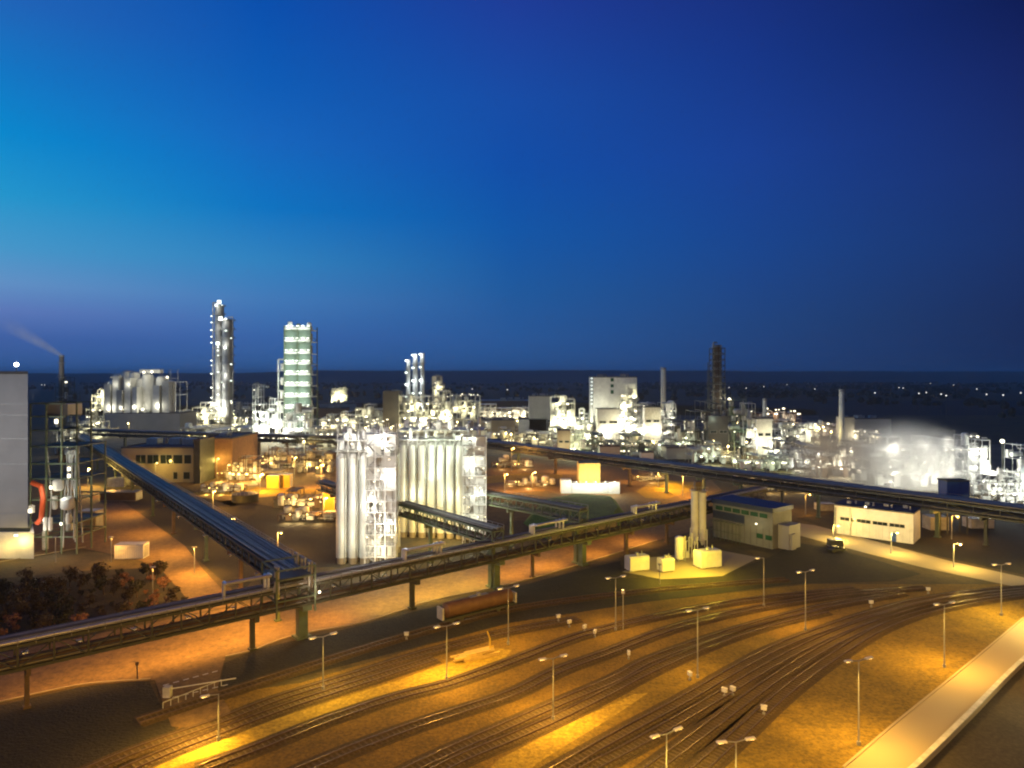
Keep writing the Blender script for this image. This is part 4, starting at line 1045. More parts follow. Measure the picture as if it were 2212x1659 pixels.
for (u, v, y, W, c) in ((135,985,-2.5,330,(1,1,.75)),(150,1065,-3.5,330,(1,1,.85)),(110,1060,-3.5,500,(1,.9,.6)),(85,1075,-4,420,(1,.9,.75)),(105,1150,-3,420,(1,.9,.7)),(150,1040,3,250,(1,1,.8)),(88,1125,-3.5,260,(1,.8,.6)),(120,905,-3,60,(1,.9,.7)),(130,1170,-3,300,(1,.9,.7))):
    lamp(t, (X_at(u,Yp)-xp,y,Z_at(v,Yp)), W, c)
m = MB()
for k in range(9):
    x = random.uniform(xm,xb); m.path([(x,random.uniform(-.3,3),random.uniform(0,8)),(x,.5,random.uniform(12,26)),(x+random.uniform(-2,2),.5,26)],.18,8)
m.build('pipework', M['steel'], t)
unit('dark lattice structure behind the tank tower at the left', 108,170,895,985,42,[1,.8,.6],col='dark',lc=(1,.9,.6),W=500,nl=2,nlamp=5,lev=5)

# ---------------------------------------------------------------- left middle works hall
Y0 = DY(1045)
t, w, H = block('long beige works hall with a band of windows behind the diagonal pipe rack', 262,418,968,1042,'cladbeige',30,
   wins=[(.2,.34,.55,.8),(.36,.52,.55,.8),(.54,.7,.55,.8),(.72,.85,.55,.8),(.87,.97,.55,.8),(.72,.78,.1,.3),(.86,.95,.1,.3)])
lamp(t, (w*.45,-6,4), 500, YEL); lamp(t,(w*.1,-5,11),200,SOD)
t, w, H = block('brown brick hall right of the beige works hall', 434,502,948,1030,'brick',30)
lamp(t, (w*.3,-6,7), 900, SOD); lamp(t, (w*.8,-8,5), 900, YEL)
block('dark block standing in for the dark gap between the beige and the brick halls', 419,432,952,1045,'dark',14)  # dark solid standing in for the gap between the halls
block('pale low shed in front of the beige works hall', 350,418,1012,1040,'cladbeige',8)
# orange-lit yard between rack and silos: tanks, containers, sheds
def container(label, u0, u1, vt, vb, mt, dpt=3, rz=0, group=None):
    Y = DY(vb); w = X_at(u1,Y)-X_at(u0,Y); H = max(1.5, Z_at(vt,Y))
    t = thing('container', label, 'container', (X_at(u0,Y),Y,0), rz, group)
    m = MB(); m.box(0,0,.15,w,dpt,H); n = int(w/.5)
    for i in range(n): m.box(i*w/n+.06,-.07,.35,i*w/n+w/n*.5,0,H-.25); 
    m.build('shell', M[mt], t)
    m = MB(); m.box(-.05,-.1,0,w+.05,dpt+.05,.15); m.box(-.06,-.09,H,w+.06,dpt+.06,H+.12); m.build('edge_frame', M['steel'], t)
    m = MB(); m.box(w,.4,.3,w+.05,dpt-.4,H-.3); m.build('door', M['steel'], t)
    return t
container('bright yellow container under the lamp in the orange-lit yard', 576,602,1028,1056,'yellow',4)
container('second yellow container beside the brightest one in the orange-lit yard', 604,626,1026,1054,'yellow',4)
t = container('white box container on the orange road at the left', 247,308,1178,1208,'white',3,.05)
container('dark skip in the shade at the start of the orange road', 216,292,1064,1082,'brown',5)
container('pale container at the far end of the diagonal road', 232,268,1034,1052,'dirtywhite',4)
container('small sand-coloured box on the pavement beside the tank tower', 168,206,1105,1142,'cladbeige',4)
container('orange-lit tall box left of the front silos', 698,724,1062,1108,'yellow',5)
for (u0,u1,vt,vb,sd,lab,colm) in ((500,560,985,1040,101,'small orange-lit pipe frame right of the brick hall','brown'),(560,640,965,1015,102,'orange-lit tanks and pipes under the dark distant rack','brown'),
    (640,722,968,1025,103,'warm lit pump frames left of the front silos','brown'),(590,690,1062,1098,104,'low dark pipe manifold in the orange yard','brown'),(470,600,1012,1038,105,'low yellow-lit pump row in front of the brick hall','cladbeige')):
    unit(lab, u0,u1,vt,vb,sd,[.7,1,.6,.85],col=colm,lampm='lampo',lc=(1,.62,.2),W=1200,nl=4,nlamp=7,lev=3.2,dens=1.0)
for (u0,u1,vt,vb,sd,lab) in ((1062,1150,992,1012,301,'low orange-lit pipe manifold right of the rear silos'),(1368,1440,1022,1040,302,'low manifold beyond the dark pit roof'),(1090,1200,1038,1052,303,'low pipe run left of the loading station'),
    (1640,1740,1040,1062,304,'low lit manifold behind the blue-roofed building'),(600,720,1106,1126,305,'dark low manifold before the orange-lit tall box'),(430,520,1050,1066,306,'low pipe run beside the diagonal rack'),(1590,1680,1022,1046,307,'warm lit low pump frames under the wide rack')):
    unit(lab, u0,u1,vt,vb,sd,[.7,1,.6,.9],col='brown',lampm='lampo',lc=(1,.7,.3),W=450,nl=3,nlamp=4,lev=2.2,dens=1.0,depth=6)
gsheet('sand_lot', M['sand'], [(1375,1062),(1400,1046),(1450,1038),(1500,1042),(1490,1062),(1440,1078),(1395,1076)], .05)
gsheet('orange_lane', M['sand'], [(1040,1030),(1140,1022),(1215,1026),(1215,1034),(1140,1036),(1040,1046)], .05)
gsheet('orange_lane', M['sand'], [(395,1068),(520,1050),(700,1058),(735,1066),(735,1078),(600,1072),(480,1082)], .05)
for i, (u, v, w_, h_) in enumerate(((1420,1060,5,1.4),(1455,1052,7,1.8))):
    p = G(u, v); t = thing('sand_heap', ['smaller sand heap in the orange sand lot','larger sand heap in the orange sand lot'][i], 'sand heap', p)
    m = MB(); n = 16; vs = [(0,0,h_)]
    for k in range(n): q = 2*PI*k/n; vs.append((math.cos(q)*w_*random.uniform(.3,.5), math.sin(q)*w_*.3, h_*.6))
    for k in range(n): q = 2*PI*k/n; vs.append((math.cos(q)*w_*random.uniform(.8,1.1), math.sin(q)*w_*.7, 0))
    m.add(vs, [(0,1+k,1+(k+1)%n) for k in range(n)]+[(1+k,1+n+k,1+n+(k+1)%n,1+(k+1)%n) for k in range(n)], True); m.build('heap', M['sand'], t)
t = thing('dark_tank', 'flat dark round tank in the orange-lit yard', 'tank', G(530,1082))
m = MB(); m.tube((0,0,0),(0,0,2.6),4.6,28); m.tube((0,0,2.6),(0,0,3.2),4.6,28,.4); m.build('shell', M['dark'], t)
m = MB()
for a in range(20): q = 2*PI*a/20; m.beam((math.cos(q)*4.5,math.sin(q)*4.5,2.6),(math.cos(q)*4.5,math.sin(q)*4.5,3.6),.08)
m.build('handrail', M['steel'], t)
# street lamps that glow in the plant roads
def street_lamp(u, vt, vb, lab, W, col, lm='lampo'):
    p = G(u, vb); h = Z_at(vt, p.y); t = thing('street_lamp', lab, 'street lamp', p, 0, 'lit street lamps on the plant roads')
    m = MB(); m.tube((0,0,0),(0,0,h),.14,8,.09); m.tube((0,0,h),(.9,-.6,h+.3),.07,6); m.build('pole', M['steel'], t)
    m = MB(); m.box(.6,-1.1,h+.22,1.5,-.3,h+.42); m.build('lamp_head', M['steel'], t)
    m = MB(); m.ball((1.05,-.75,h+.12),max(.3,p.y*.0011),8,6,.8); m.build('bulb', M[lm], t)
    lamp(t, (1.05,-.9,h-.5), W*3.6, col)
for a in ((336,1000,1046,'glowing lamp before the beige works hall',500,YEL),(468,991,1032,'left glowing lamp before the brick hall',500,YEL),(491,1004,1042,'right glowing lamp before the brick hall',700,YEL),
          (636,988,1036,'glowing lamp above the yellow containers',1700,YEL),(694,1004,1052,'glowing lamp left of the front silos',5200,SOD),(562,1024,1062,'glowing lamp left of the yellow containers',5200,SOD),
          (190,1012,1052,'glowing lamp at the far end of the diagonal road',3200,YEL),(1105,968,1018,'glowing lamp behind the rear silos',2000,SOD),(1422,1018,1058,'glowing lamp beyond the dark pit roof',2600,SOD),(1475,1028,1072,'glowing lamp over the orange sand lot',2800,SOD),
          (1090,1024,1064,'glowing lamp on the orange road right of the rear silos',2600,SOD),(460,1060,1100,'lamp beside the yard behind the diagonal rack',2600,SOD),(2056,1115,1165,'glowing lamp under the wide rack at the right',900,SOD),(1800,1135,1166,'short pale lamp post by the pale road in front of the white hall',1100,YEL),(1925,1150,1196,'short pale lamp post on the far side of the pale road',1400,YEL),(2060,1175,1226,'short pale lamp post by the pale road further right',1600,YEL),
          (500,1120,1165,'lamp in the dark lot between the diagonal rack and the front silos',1500,SOD),(600,1150,1195,'lamp in the brown lot left of the front silos',1500,SOD),(1250,975,1022,'glowing lamp behind the loading station',2200,SOD),(1150,1020,1060,'glowing lamp left of the loading station',2200,SOD),
          (1740,1068,1112,'glowing lamp between the blue-roofed building and the white hall',600,SOD),
          (700,1075,1118,'glowing lamp by the orange-lit tall box',2800,SOD)):
    street_lamp(*a)

# ---------------------------------------------------------------- loading station and pit
Y = DY(1066)
t = thing('loading_station', 'low white loading station with a yellow block house on top', 'building', (X_at(1250,Y),Y,0))
x0, x1 = X_at(1212,Y)-X_at(1250,Y), X_at(1338,Y)-X_at(1250,Y)
m = MB(); m.box(x0,0,0,x0+4,5,5.0); m.box(x0+4.2,0,0,x1,6,3.6); m.build('plinth', M['white'], t)
m = MB(); m.box(x1-4,-1,0,x1,-.05,4.4); m.box(x0,-.4,3.6,x1,-.05,3.9)
for k in range(10): xx = x0+(x1-x0)*k/9; m.beam((xx,-.4,3.7),(xx,-.4,4.8),.1)
m.build('platform', M['white'], t)
m = MB(); m.box(.2,1.5,3.6,8.4,9,Z_at(1002,Y)); m.build('block_house', M['timber'], t)
for k in range(6):
    m = MB(); m.box(x0+2+k*3.6,-1.2,4.4,x0+2.4+k*3.6,-1,4.7); m.build('lamp', M['lampw'], t)
for k in range(5): lamp(t, (x0+2+k*4.4,-4.2,4.6), 800, (1,1,.82))
lamp(t, (8,-9,6.5), 2200, (.95,1,.8)); lamp(t, (-2,-9,6.5), 1500, (.95,1,.8)); lamp(t, (3.0,-3.5,8.6), 1500, (1,.78,.25)); lamp(t, (6.8,-3.5,8.6), 1200, (1,.78,.25))
t = thing('earth_bank', 'dark earth-covered bunker with a grassy top in front of the loading station', 'earth bank', G(1260,1128))
a = [G(1165,1090),G(1130,1130),G(1190,1170),G(1330,1150),G(1352,1112),G(1330,1082),G(1240,1075)]
c = G(1260,1128); m = MB(); n = len(a)
vs = [(p.x-c.x,p.y-c.y,0) for p in a]+[((p.x-c.x)*.8,(p.y-c.y)*.8,3.0) for p in a]
m.add(vs, [(i,(i+1)%n,n+(i+1)%n,n+i) for i in range(n)]+[tuple(range(n,2*n))]); m.build('bank', M['lawn'], t)
m = MB(); q0, q1 = a[2]-c, a[3]-c; m.beam((q0.x,q0.y-.8,1.6),(q1.x,q1.y-.8,1.6),.4,3.2); m.build('retaining_wall', M['claddark'], t)

# ---------------------------------------------------------------- blue-roofed building
A = G(1669,1187); B = Vector((X_at(1540,190.5),190.5,0)); d = (B-A); L = d.length; ang = math.atan2(d.y,d.x)
t = thing('substation_building', 'greyish building with a blue roof edge and green windows right of the white silo tower', 'building', A, ang-PI)
# local x runs from B (left, at -L) to A (0)
Hh = 10.6; DP = 9.0
m = MB(); m.box(-L,0,0,0,DP,Hh-1.2); m.build('wall', M['greywall'], t)
for k in range(10):
    x = -L+L*(k+.5)/10; m = MB(); m.box(x-.03,-.05,.2,x+.03,-.004,5.1); m.build('wall_joint', M['claddark'], t)
m = MB(); m.box(-L-.3,-.3,Hh-1.2,.3,DP+.3,Hh); m.build('roof', M['blueroof'], t)
m = MB(); m.box(-L,-.06,5.2,-L*.45,-.012,7.4); m.build('blue_panel', M['blueroof'], t)
for k in range(6):
    x = -L+1.0+k*(L-2)/6; m = MB(); m.box(x,-.12,7.7,x+(L-2)/6-.5,-.014,8.9); f = m.build('window', M['greenglass'], t)
    m = MB(); m.box(x-.1,-.16,7.6,x+(L-2)/6-.4,-.125,7.7); m.box(x-.1,-.16,8.9,x+(L-2)/6-.4,-.125,9.0); m.build('window_frame', M['steel'], f)
for k in range(2):
    x = -4.6+k*2.6; m = MB(); m.box(x,-.12,2.2,x+1.8,-.014,3.4); f = m.build('window', M['greenglass'], t)
m = MB()
for k in range(9): m.beam((-L+.5+k*1.2,-2.2,0),(-L+.5+k*1.2,-2.2,5),.12); m.beam((-L+.5+k*1.2,-2.2,5),(-L+.5+k*1.2,-.05,5),.12)
for z in (2.5,5): m.beam((-L+.5,-2.2,z),(-L+10.1,-2.2,z),.14)
m.build('pipe_frame', M['green'], t)
m = MB(); m.box(.02,2.5,0,3.0,DP-1,6.2); m.box(3.0,3,0,3.6,5,4); m.build('annex', M['cladgrey'], t)
m = MB(); m.box(-4,-1.6,6,-3.6,-1.3,6.3); m.build('lamp', M['lampw'], t); lamp(t,(-3.8,-2.8,5.9),80,WARM); lamp(t,(-9,-6,3),80,YEL); lamp(t,(0,-6,3),160,YEL)
# ---------------------------------------------------------------- white hall
A = G(1973,1176); B = Vector((X_at(1803,194),194,0)); d = (B-A); L = d.length; ang = math.atan2(d.y,d.x)
t = thing('white_hall', 'long white hall with a dark window band under the wide pipe rack', 'building', A, ang-PI)
Hh = 8.0; DP = 9.5
m = MB(); m.box(-L,0,0,0,DP,Hh); m.build('wall', M['white'], t)
m = MB(); m.box(-L-.2,-.2,Hh,.2,DP+.2,Hh+.35); m.build('roof', M['roof'], t)
for k in range(4):
    x0 = -L+1.5+k*(L-3)/4; m = MB(); m.box(x0,-.08,4.0,x0+(L-3)/4-.5,-.012,4.9); f = m.build('window', M['glass'], t)
    m = MB()
    for q in range(4): xx = x0+((L-3)/4-.5)*q/3; m.box(xx-.05,-.12,4.0,xx+.05,-.085,4.9)
    m.build('window_frame', M['steel'], f)
m = MB(); m.box(-5.2,-.1,0,-4.0,-.012,2.6); f = m.build('door', M['bluem'], t)
m = MB(); m.box(-4.3,-.16,1.1,-4.15,-.105,1.3); m.build('handle', M['steel'], f)
m = MB(); m.box(-L-.05,-.35,0,-L+.5,-.02,Hh-.5); m.box(-L+4,-.35,0,-L+4.3,-.02,Hh-.3); m.build('drainpipe', M['steel'], t)
lamp(t, (-L*.3,-11,7.5), 1700, (1,.8,.45)); lamp(t, (-L*.75,-11,7.5), 1400, (1,.8,.45)); lamp(t, (4,2,6.5), 180, (1,.8,.5))
for k in range(12):
    x = -L+L*(k+.5)/12; m = MB(); m.box(x-.025,-.03,.3,x+.025,-.004,3.9); m.build('wall_joint', M['steel'], t)
for k in range(4):
    x = -L+3+k*(L-6)/3; m = MB(); m.box(x-.6,3+k,Hh+.352,x+.6,4.2+k,Hh+1.1); m.tube((x+1.6,4,Hh+.352),(x+1.6,4,Hh+1.3),.25,10); m.build('roof_unit', M['steel'], t)
m = MB(); m.box(-L*.6,-.6,Hh+.4,-L*.6+.5,-.2,Hh+.8); m.build('lamp', M['lampw'], t)
container('small orange box by the lamp under the wide rack at the right', 2010,2050,1118,1146,'dirtywhite',4)
container('pale pink box hut at the right edge of the dark verge', 2098,2148,1122,1142,'dirtywhite',4)
container('pale low container left behind the white hall', 1770,1806,1090,1104,'dirtywhite',4)

# parked dark car and trailer on the verge
def car(p, rz, lab, mt):
    t = thing('parked_car', lab, 'car', p, rz)
    m = MB(); prof = [(-2.1,.35),(-2.15,.8),(-1.5,.95),(-.9,1.42),(.6,1.45),(1.3,.98),(2.1,.85),(2.15,.35)]
    n = len(prof); vs = [(x,-.85,z) for x,z in prof]+[(x,.85,z) for x,z in prof]
    m.add(vs, [tuple(range(n)), tuple(range(2*n-1,n-1,-1))]+[(i,n+i,n+(i+1)%n,(i+1)%n) for i in range(n)]); m.build('body', M[mt], t)
    m = MB(); m.add([(-1.35,-.87,.98),(1.1,-.87,.98),(.5,-.87,1.36),(-.85,-.87,1.36)],[(0,1,2,3)]); m.build('window', M['glass'], t)
    for x in (-1.35,1.35):
        for y in (-.8,.8):
            m = MB(); m.tube((x,y-.1,.33),(x,y+.1,.33),.33,14); w = m.build('wheel', M['dark'], t)
car(G(1806,1192), .3, 'dark car parked on the verge below the pale road near the white hall', 'dark')
container('dark trailer box beside the parked car', 1795,1822,1168,1182,'dark',2.4)

# ---------------------------------------------------------------- lit tank compound
gsheet('tank_pad', M['concrete'], [(1345,1236),(1400,1205),(1560,1190),(1640,1205),(1560,1245),(1430,1252)], .07)
def hz_tank(label, u, v, L, r, rz, mt='white'):
    p = G(u, v); t = thing('box_tank', label, 'tank', p, rz)
    m = MB(); z0, z1, c, wd = .35, r*2+.3, .3, r*1.7
    prof = [(-wd/2,z0),(wd/2,z0),(wd/2,z1-c),(wd/2-c,z1),(-wd/2+c,z1),(-wd/2,z1-c)]; n = len(prof)
    vs = [(-L/2,y,z) for y,z in prof]+[(L/2,y,z) for y,z in prof]
    m.add(vs, [tuple(range(n)), tuple(range(2*n-1,n-1,-1))]+[(i,(i+1)%n,n+(i+1)%n,n+i) for i in range(n)]); m.build('shell', M[mt], t)
    for k in range(5):
        x = -L/2+L*(k+.5)/5; m = MB(); m.box(x-.05,-wd/2-.06,z0,x+.05,-wd/2-.003,z1-c); m.build('rib', M[mt], t)
    for x in (-L*.32, L*.32):
        m = MB(); m.box(x-.25,-wd*.45,0,x+.25,wd*.45,z0-.003); m.build('saddle', M['concrete'], t)
    m = MB(); m.tube((0,0,z1-.05),(0,0,z1+.5),.35,10); m.tube((0,0,z1+.5),(0,0,z1+.6),.45,10); m.build('manhole', M['steel'], t)
    m = MB(); m.tube((L*.25,0,z1-.05),(L*.25,0,z1+.9),.1,8); m.build('vent_pipe', M['steel'], t)
hz_tank('left one of the three box-shaped yellow-lit tanks in the compound', 1376,1232,5.0,1.6,.35)
hz_tank('small middle one of the three box-shaped yellow-lit tanks', 1438,1234,3.2,1.4,.35)
hz_tank('largest box-shaped tank at the right of the yellow-lit compound', 1528,1225,5.6,1.9,.35)
p = G(1468,1212); t = thing('upright_tank', 'short upright tank glowing yellow between the box-shaped tanks', 'tank', p)
hh = Z_at(1157,p.y); m = MB(); m.vessel((0,0,.8),1.1,hh-1.3,20); m.build('shell', M['white'], t)
m = MB(); m.beam((1.25,-.3,0),(1.25,-.3,hh),.3,.08)
for a in range(3): q = a*2.1; m.beam((math.cos(q)*.8,math.sin(q)*.8,0),(math.cos(q)*.8,math.sin(q)*.8,.9),.2)
m.build('ladder', M['steel'], t)
p = G(1509,1184); t = thing('upright_silo', 'tall upright silo, pale grey above and yellow-lit below, next to the blue-roofed building', 'silo', p)
hh = Z_at(1060,p.y); m = MB(); m.tube((-1.0,0,2.5),(-1.0,0,hh),.95,20); m.tube((1.0,0,2.5),(1.0,0,hh-.4),.95,20)
m.tube((-1.0,0,.8),(-1,0,2.5),.3,20,.95); m.tube((1.0,0,.8),(1,0,2.5),.3,20,.95); m.build('shell', M['white'], t)
m = MB()
for x in (-1.9,1.9):
    for y in (-1,1): m.beam((x,y,0),(x,y,5),.2)
for z in (2.4,5): m.beam((-1.9,-1,z),(1.9,-1,z),.2); m.beam((-1.9,1,z),(1.9,1,z),.2)
m.build('support_frame', M['white'], t)
m = MB(); m.box(-2.1,-1.1,hh,2.1,1.1,hh+.15)
for k in range(8): m.beam((-2.1+k*.6,-1.1,hh),(-2.1+k*.6,-1.1,hh+1.1),.06)
m.beam((-2.1,-1.1,hh+1.1),(2.1,-1.1,hh+1.1),.08); m.build('top_platform', M['steel'], t)
m = MB(); m.box(-1,-.8,hh+.2,.6,.8,hh+2.4); m.build('filter', M['brown'], t)
p = G(1482,1205); t = thing('pump_shelter', 'small cluster of pipes and pumps between the upright tanks', 'pump', p)
m = MB()
for k in range(5): m.path([(k*.7,0,0),(k*.7,0,4+k%3),(k*.7+.5,.8,4+k%3)],.14,8)
m.build('pipework', M['white'], t)
m = MB(); m.box(-.4,-.5,0,.6,.5,1.6); m.build('pump', M['white'], t)
t = thing('flood_light', 'flood light post over the yellow-lit tank compound', 'street lamp', G(1425,1262))
m = MB(); m.tube((0,0,0),(0,0,4.2),.08,8); m.build('pole', M['steel'], t)
m = MB(); m.box(-.35,-.15,4.1,.35,.15,4.5); m.build('lamp_head', M['steel'], t)
lamp(t, (.4,.8,4.3), 3600, (1,.7,.045)); 
lamp(t, (12.5,3.6,5.0), 4600, (1,.7,.045)); lamp(t, (6.3,4.5,6.5), 2200, (1,.7,.045)); lamp(t,(9.2,10.5,5.5),2600,(1,.7,.045))

# ---------------------------------------------------------------- tank wagon and yellow trolley
A, B = G(948,1354), G(1112,1313); d = B-A; L = d.length
t = thing('tank_wagon', 'long brown tank wagon standing on the rear track', 'railway wagon', (A+B)/2, math.atan2(d.y,d.x))
m = MB(); m.drum((-L*.42,0,2.7),(L*.42,0,2.7),1.35,20); m.build('tank', M['wagon'], t)
m = MB(); m.box(-L*.48,-1.1,1.1,L*.48,1.1,1.35); m.build('underframe', M['dark'], t)
for x in (-L*.36,-L*.24,L*.24,L*.36):
    for y in (-.75,.75):
        m = MB(); m.tube((x,y-.07,.88),(x,y+.07,.88),.46,16); m.build('wheel', M['dark'], t)
m = MB(); m.tube((0,0,4),(0,0,4.5),.4,10); m.box(-2,-.5,4.02,2,.5,4.1); m.build('dome', M['steel'], t)
m = MB(); m.box(-L*.49,-1,1.3,-L*.47,1,3.4); m.box(L*.47,-.9,1.3,L*.49,.9,3.2); m.build('end_ladder', M['dirtywhite'], t)
A, B = G(968,1433), G(1066,1412); d = B-A; L = d.length
t = thing('timber_stack', 'low stack of pale yellow planks lit brightly beside the track', 'timber stack', (A+B)/2, math.atan2(d.y,d.x))
random.seed(2)
for k in range(16):
    m = MB(); l = L*random.uniform(.5,.8)/2; x = random.uniform(-L*.15,L*.2); m.cbox((x,-.9+.45*(k%5),.15+.3*(k//5)),(l*2,.38,.26),random.uniform(-.04,.04)); m.build('plank', M['timber'], t)
m = MB(); m.beam((L*.42,0,0),(L*.42,0,2.6),.2); m.beam((L*.42,0,2.5),(L*.36,0,3.8),.14); m.beam((L*.42,0,1.2),(L*.5,0,1.2),.2); m.build('post', M['yellow'], t)
# barrier beside the level crossing
t = thing('crossing_barrier', 'small pale orange cabinet with a barrier arm at the level crossing', 'barrier', G(362,1506))
m = MB(); m.box(-.5,-.4,0,.5,.4,1.5); m.build('cabinet', M['dirtywhite'], t)
m = MB(); m.beam((0,0,1.1),(8.5,2.6,1.5),.12); m.build('barrier_arm', M['white'], t)
t = thing('hand_rail_fence', 'low pale rail fence at the lower side of the level crossing', 'fence', G(352,1532))
m = MB(); q = G(478,1482)-G(352,1532)
for k in range(9): m.beam(q*(k/8),q*(k/8)+Vector((0,0,.9)),.08)
m.beam(Vector((0,0,.9)),q+Vector((0,0,.9)),.09); m.build('fence_rail', M['dirtywhite'], t)
t = thing('marker_post', 'thin dark post on the bright road at the lower left', 'post', G(296,1468))
m = MB(); m.tube((0,0,0),(0,0,2.6),.09,8); m.box(-.25,-.05,2.1,.25,.05,2.6); m.build('post', M['brown'], t)

# ---------------------------------------------------------------- shrubs and trees
def tree_kind(name, label, h, r, m, seed, nleaf=260):
    random.seed(seed)
    t = thing(name, label, 'tree', (0,0,-100))
    mb = MB(); mb.tube((0,0,0),(0,0,h*.5),.16,7,.09)
    ends = []
    for k in range(6):
        a = k*1.05+random.random(); z = h*random.uniform(.2,.45); e = Vector((math.cos(a)*r*.6,math.sin(a)*r*.6,h*random.uniform(.55,.85)))
        mb.tube((0,0,z),e,.07,5,.02); ends.append(e)
    mb.build('trunk', M['bark'], t)
    mb = MB(); cl = []
    for k in range(9):
        a = random.random()*6.28; rr = r*math.sqrt(random.random())*.75
        cl.append((Vector((math.cos(a)*rr,math.sin(a)*rr,h*random.uniform(.35,.9))), r*random.uniform(.25,.5)))
    for k in range(nleaf):
        c, cr = random.choice(cl); v = Vector((random.gauss(0,1),random.gauss(0,1),random.gauss(0,.8))).normalized()*cr*random.random()**.4
        p = c+v; s = random.uniform(.12,.3); n = Vector((random.gauss(0,1),random.gauss(0,1),random.gauss(.4,1))).normalized()
        a = n.orthogonal().normalized()*s; b = n.cross(a).normalized()*s*.7
        mb.add([p-a,p-b,p+a,p+b],[(0,1,2,3)])
    mb.build('crown', M[m], t)
    return t
def place(src, p, s, rz, lab, group=None, first=False):
    if first: r = src
    else:
        r = src.copy(); COL.objects.link(r)
        for ch in src.children:
            c = ch.copy(); COL.objects.link(c); c.parent = r
    r.location = p; r.scale = (s,s,s); r.rotation_euler = (0,0,rz)
    r['label'] = lab
    if group: r['group'] = group
    return r
kinds = [tree_kind('shrub','x',4.2,2.2,'leaf',1,420), tree_kind('shrub','x',3.8,2.0,'leafg',2,420), tree_kind('shrub','x',3.0,1.6,'leafr',3,320)]
used = [False]*3
random.seed(77)
spots = []
tries = 0
def inside(u, v):
    # thicket outline at the lower left
    top = 1275-(u/340)*42 if u < 340 else 1233+(u-340)*1.15
    bot = 1398-u*.185
    return top < v < bot
while len(spots) < 135 and tries < 9000:
    tries += 1
    u = random.uniform(-140,405); v = random.uniform(1225,1430)
    if not inside(max(u,0), v): continue
    p = G(u, v)
    if any((p-q[0]).length < 1.9 for q in spots): continue
    spots.append((p, u, v))
glab = ['bushy dull brown tree in the dark thicket at the lower left','dark green tree in the thicket at the lower left behind the pipe rack','small reddish lit shrub at the edge of the thicket at the lower left']
ggrp = ['dull brown trees of the thicket','dark green trees of the thicket','reddish shrubs of the thicket']
for p, u, v in spots:
    e = (u > 250) or v > 1345
    k = 2 if (e and random.random() < .45) else (0 if random.random() < .5 else 1)
    place(kinds[k], p, random.choice((.35,.45,.6,.8,.95)), random.random()*6.28, glab[k], ggrp[k], not used[k]); used[k] = True
for k in range(3):
    if not used[k]: place(kinds[k], (-300,20,0), 1, 0, glab[k], ggrp[k], True)
gsheet('thicket_floor', M['grass'], [(-300,1290),(0,1250),(200,1232),(345,1226),(412,1302),(200,1372),(-300,1460)], .03)

for (u, v, W) in ((330,1290,3000),(420,1240,10000),(240,1215,6000),(120,1215,3500)):
    p = G(u, v); t = thing('street_lamp', {330:'short lamp hidden at the right edge of the thicket',420:'lamp beside the orange diagonal road near the rack',240:'lamp behind the white box container',120:'lamp behind the thicket before the grey tower'}[u], 'street lamp', p, 0)
    m = MB(); m.tube((0,0,0),(0,0,6),.09,8); m.build('pole', M['steel'], t)
    m = MB(); m.box(-.5,-.2,6,.5,.2,6.2); m.build('lamp_head', M['steel'], t)
    lamp(t, (0,0,5.9), W, SOD, 'SPOT', 165, .2, (0,0,-1))
for (x, y, lab, W) in ((72,88,'added unseen lamp post off the right side of the concrete road in front',15000),(92,118,'added unseen lamp post off the right side of the concrete road further back',15000),(60,64,'added unseen lamp post off the right side of the concrete road nearest',8000),(128,150,'added unseen lamp post beside the pale road at the far right',42000)):  # lamps added out of view to brighten the concrete and pale roads
    t = thing('street_lamp', lab, 'street lamp', (x,y,0), 0)
    m = MB(); m.tube((0,0,0),(0,0,9),.12,8); m.build('pole', M['steel'], t)
    m = MB(); m.box(-.5,-.2,9,.5,.2,9.2); m.build('lamp_head', M['steel'], t)
    lamp(t, (0,0,8.9), W, (1,.76,.3), 'SPOT', 165, .2, (-.45,0,-1))
# far woods: stuff
mb = MB(); random.seed(9)
for k in range(5200):
    if random.random() < .62: x = random.uniform(450, 2600); y = random.uniform(720, 3600)
    else: x = random.uniform(-2600, 1500); y = random.uniform(1150, 3800)
    if abs(x/y) > .85: continue
    dn = mnoise.noise(Vector((x/260,y/260,0)))
    if dn < -.02: continue
    h = random.uniform(6,13); r = random.uniform(4,8)
    vs = []; nn = 6
    for j, (zz, rr) in enumerate(((0,.7),(.45,1),(.8,.7),(1,.1))):
        for i in range(nn):
            a = 6.283*i/nn+j; vs.append((x+math.cos(a)*r*rr*random.uniform(.75,1.2), y+math.sin(a)*r*rr, h*zz*random.uniform(.9,1.1)))
    mb.add(vs, [(j*nn+i, j*nn+(i+1)%nn, (j+1)*nn+(i+1)%nn, (j+1)*nn+i) for j in range(3) for i in range(nn)], False)
o = mb.build('far_woods', M['leafg']); tag(o, 'dark distant woods on the plain behind the plant', 'woods', None, 'stuff')

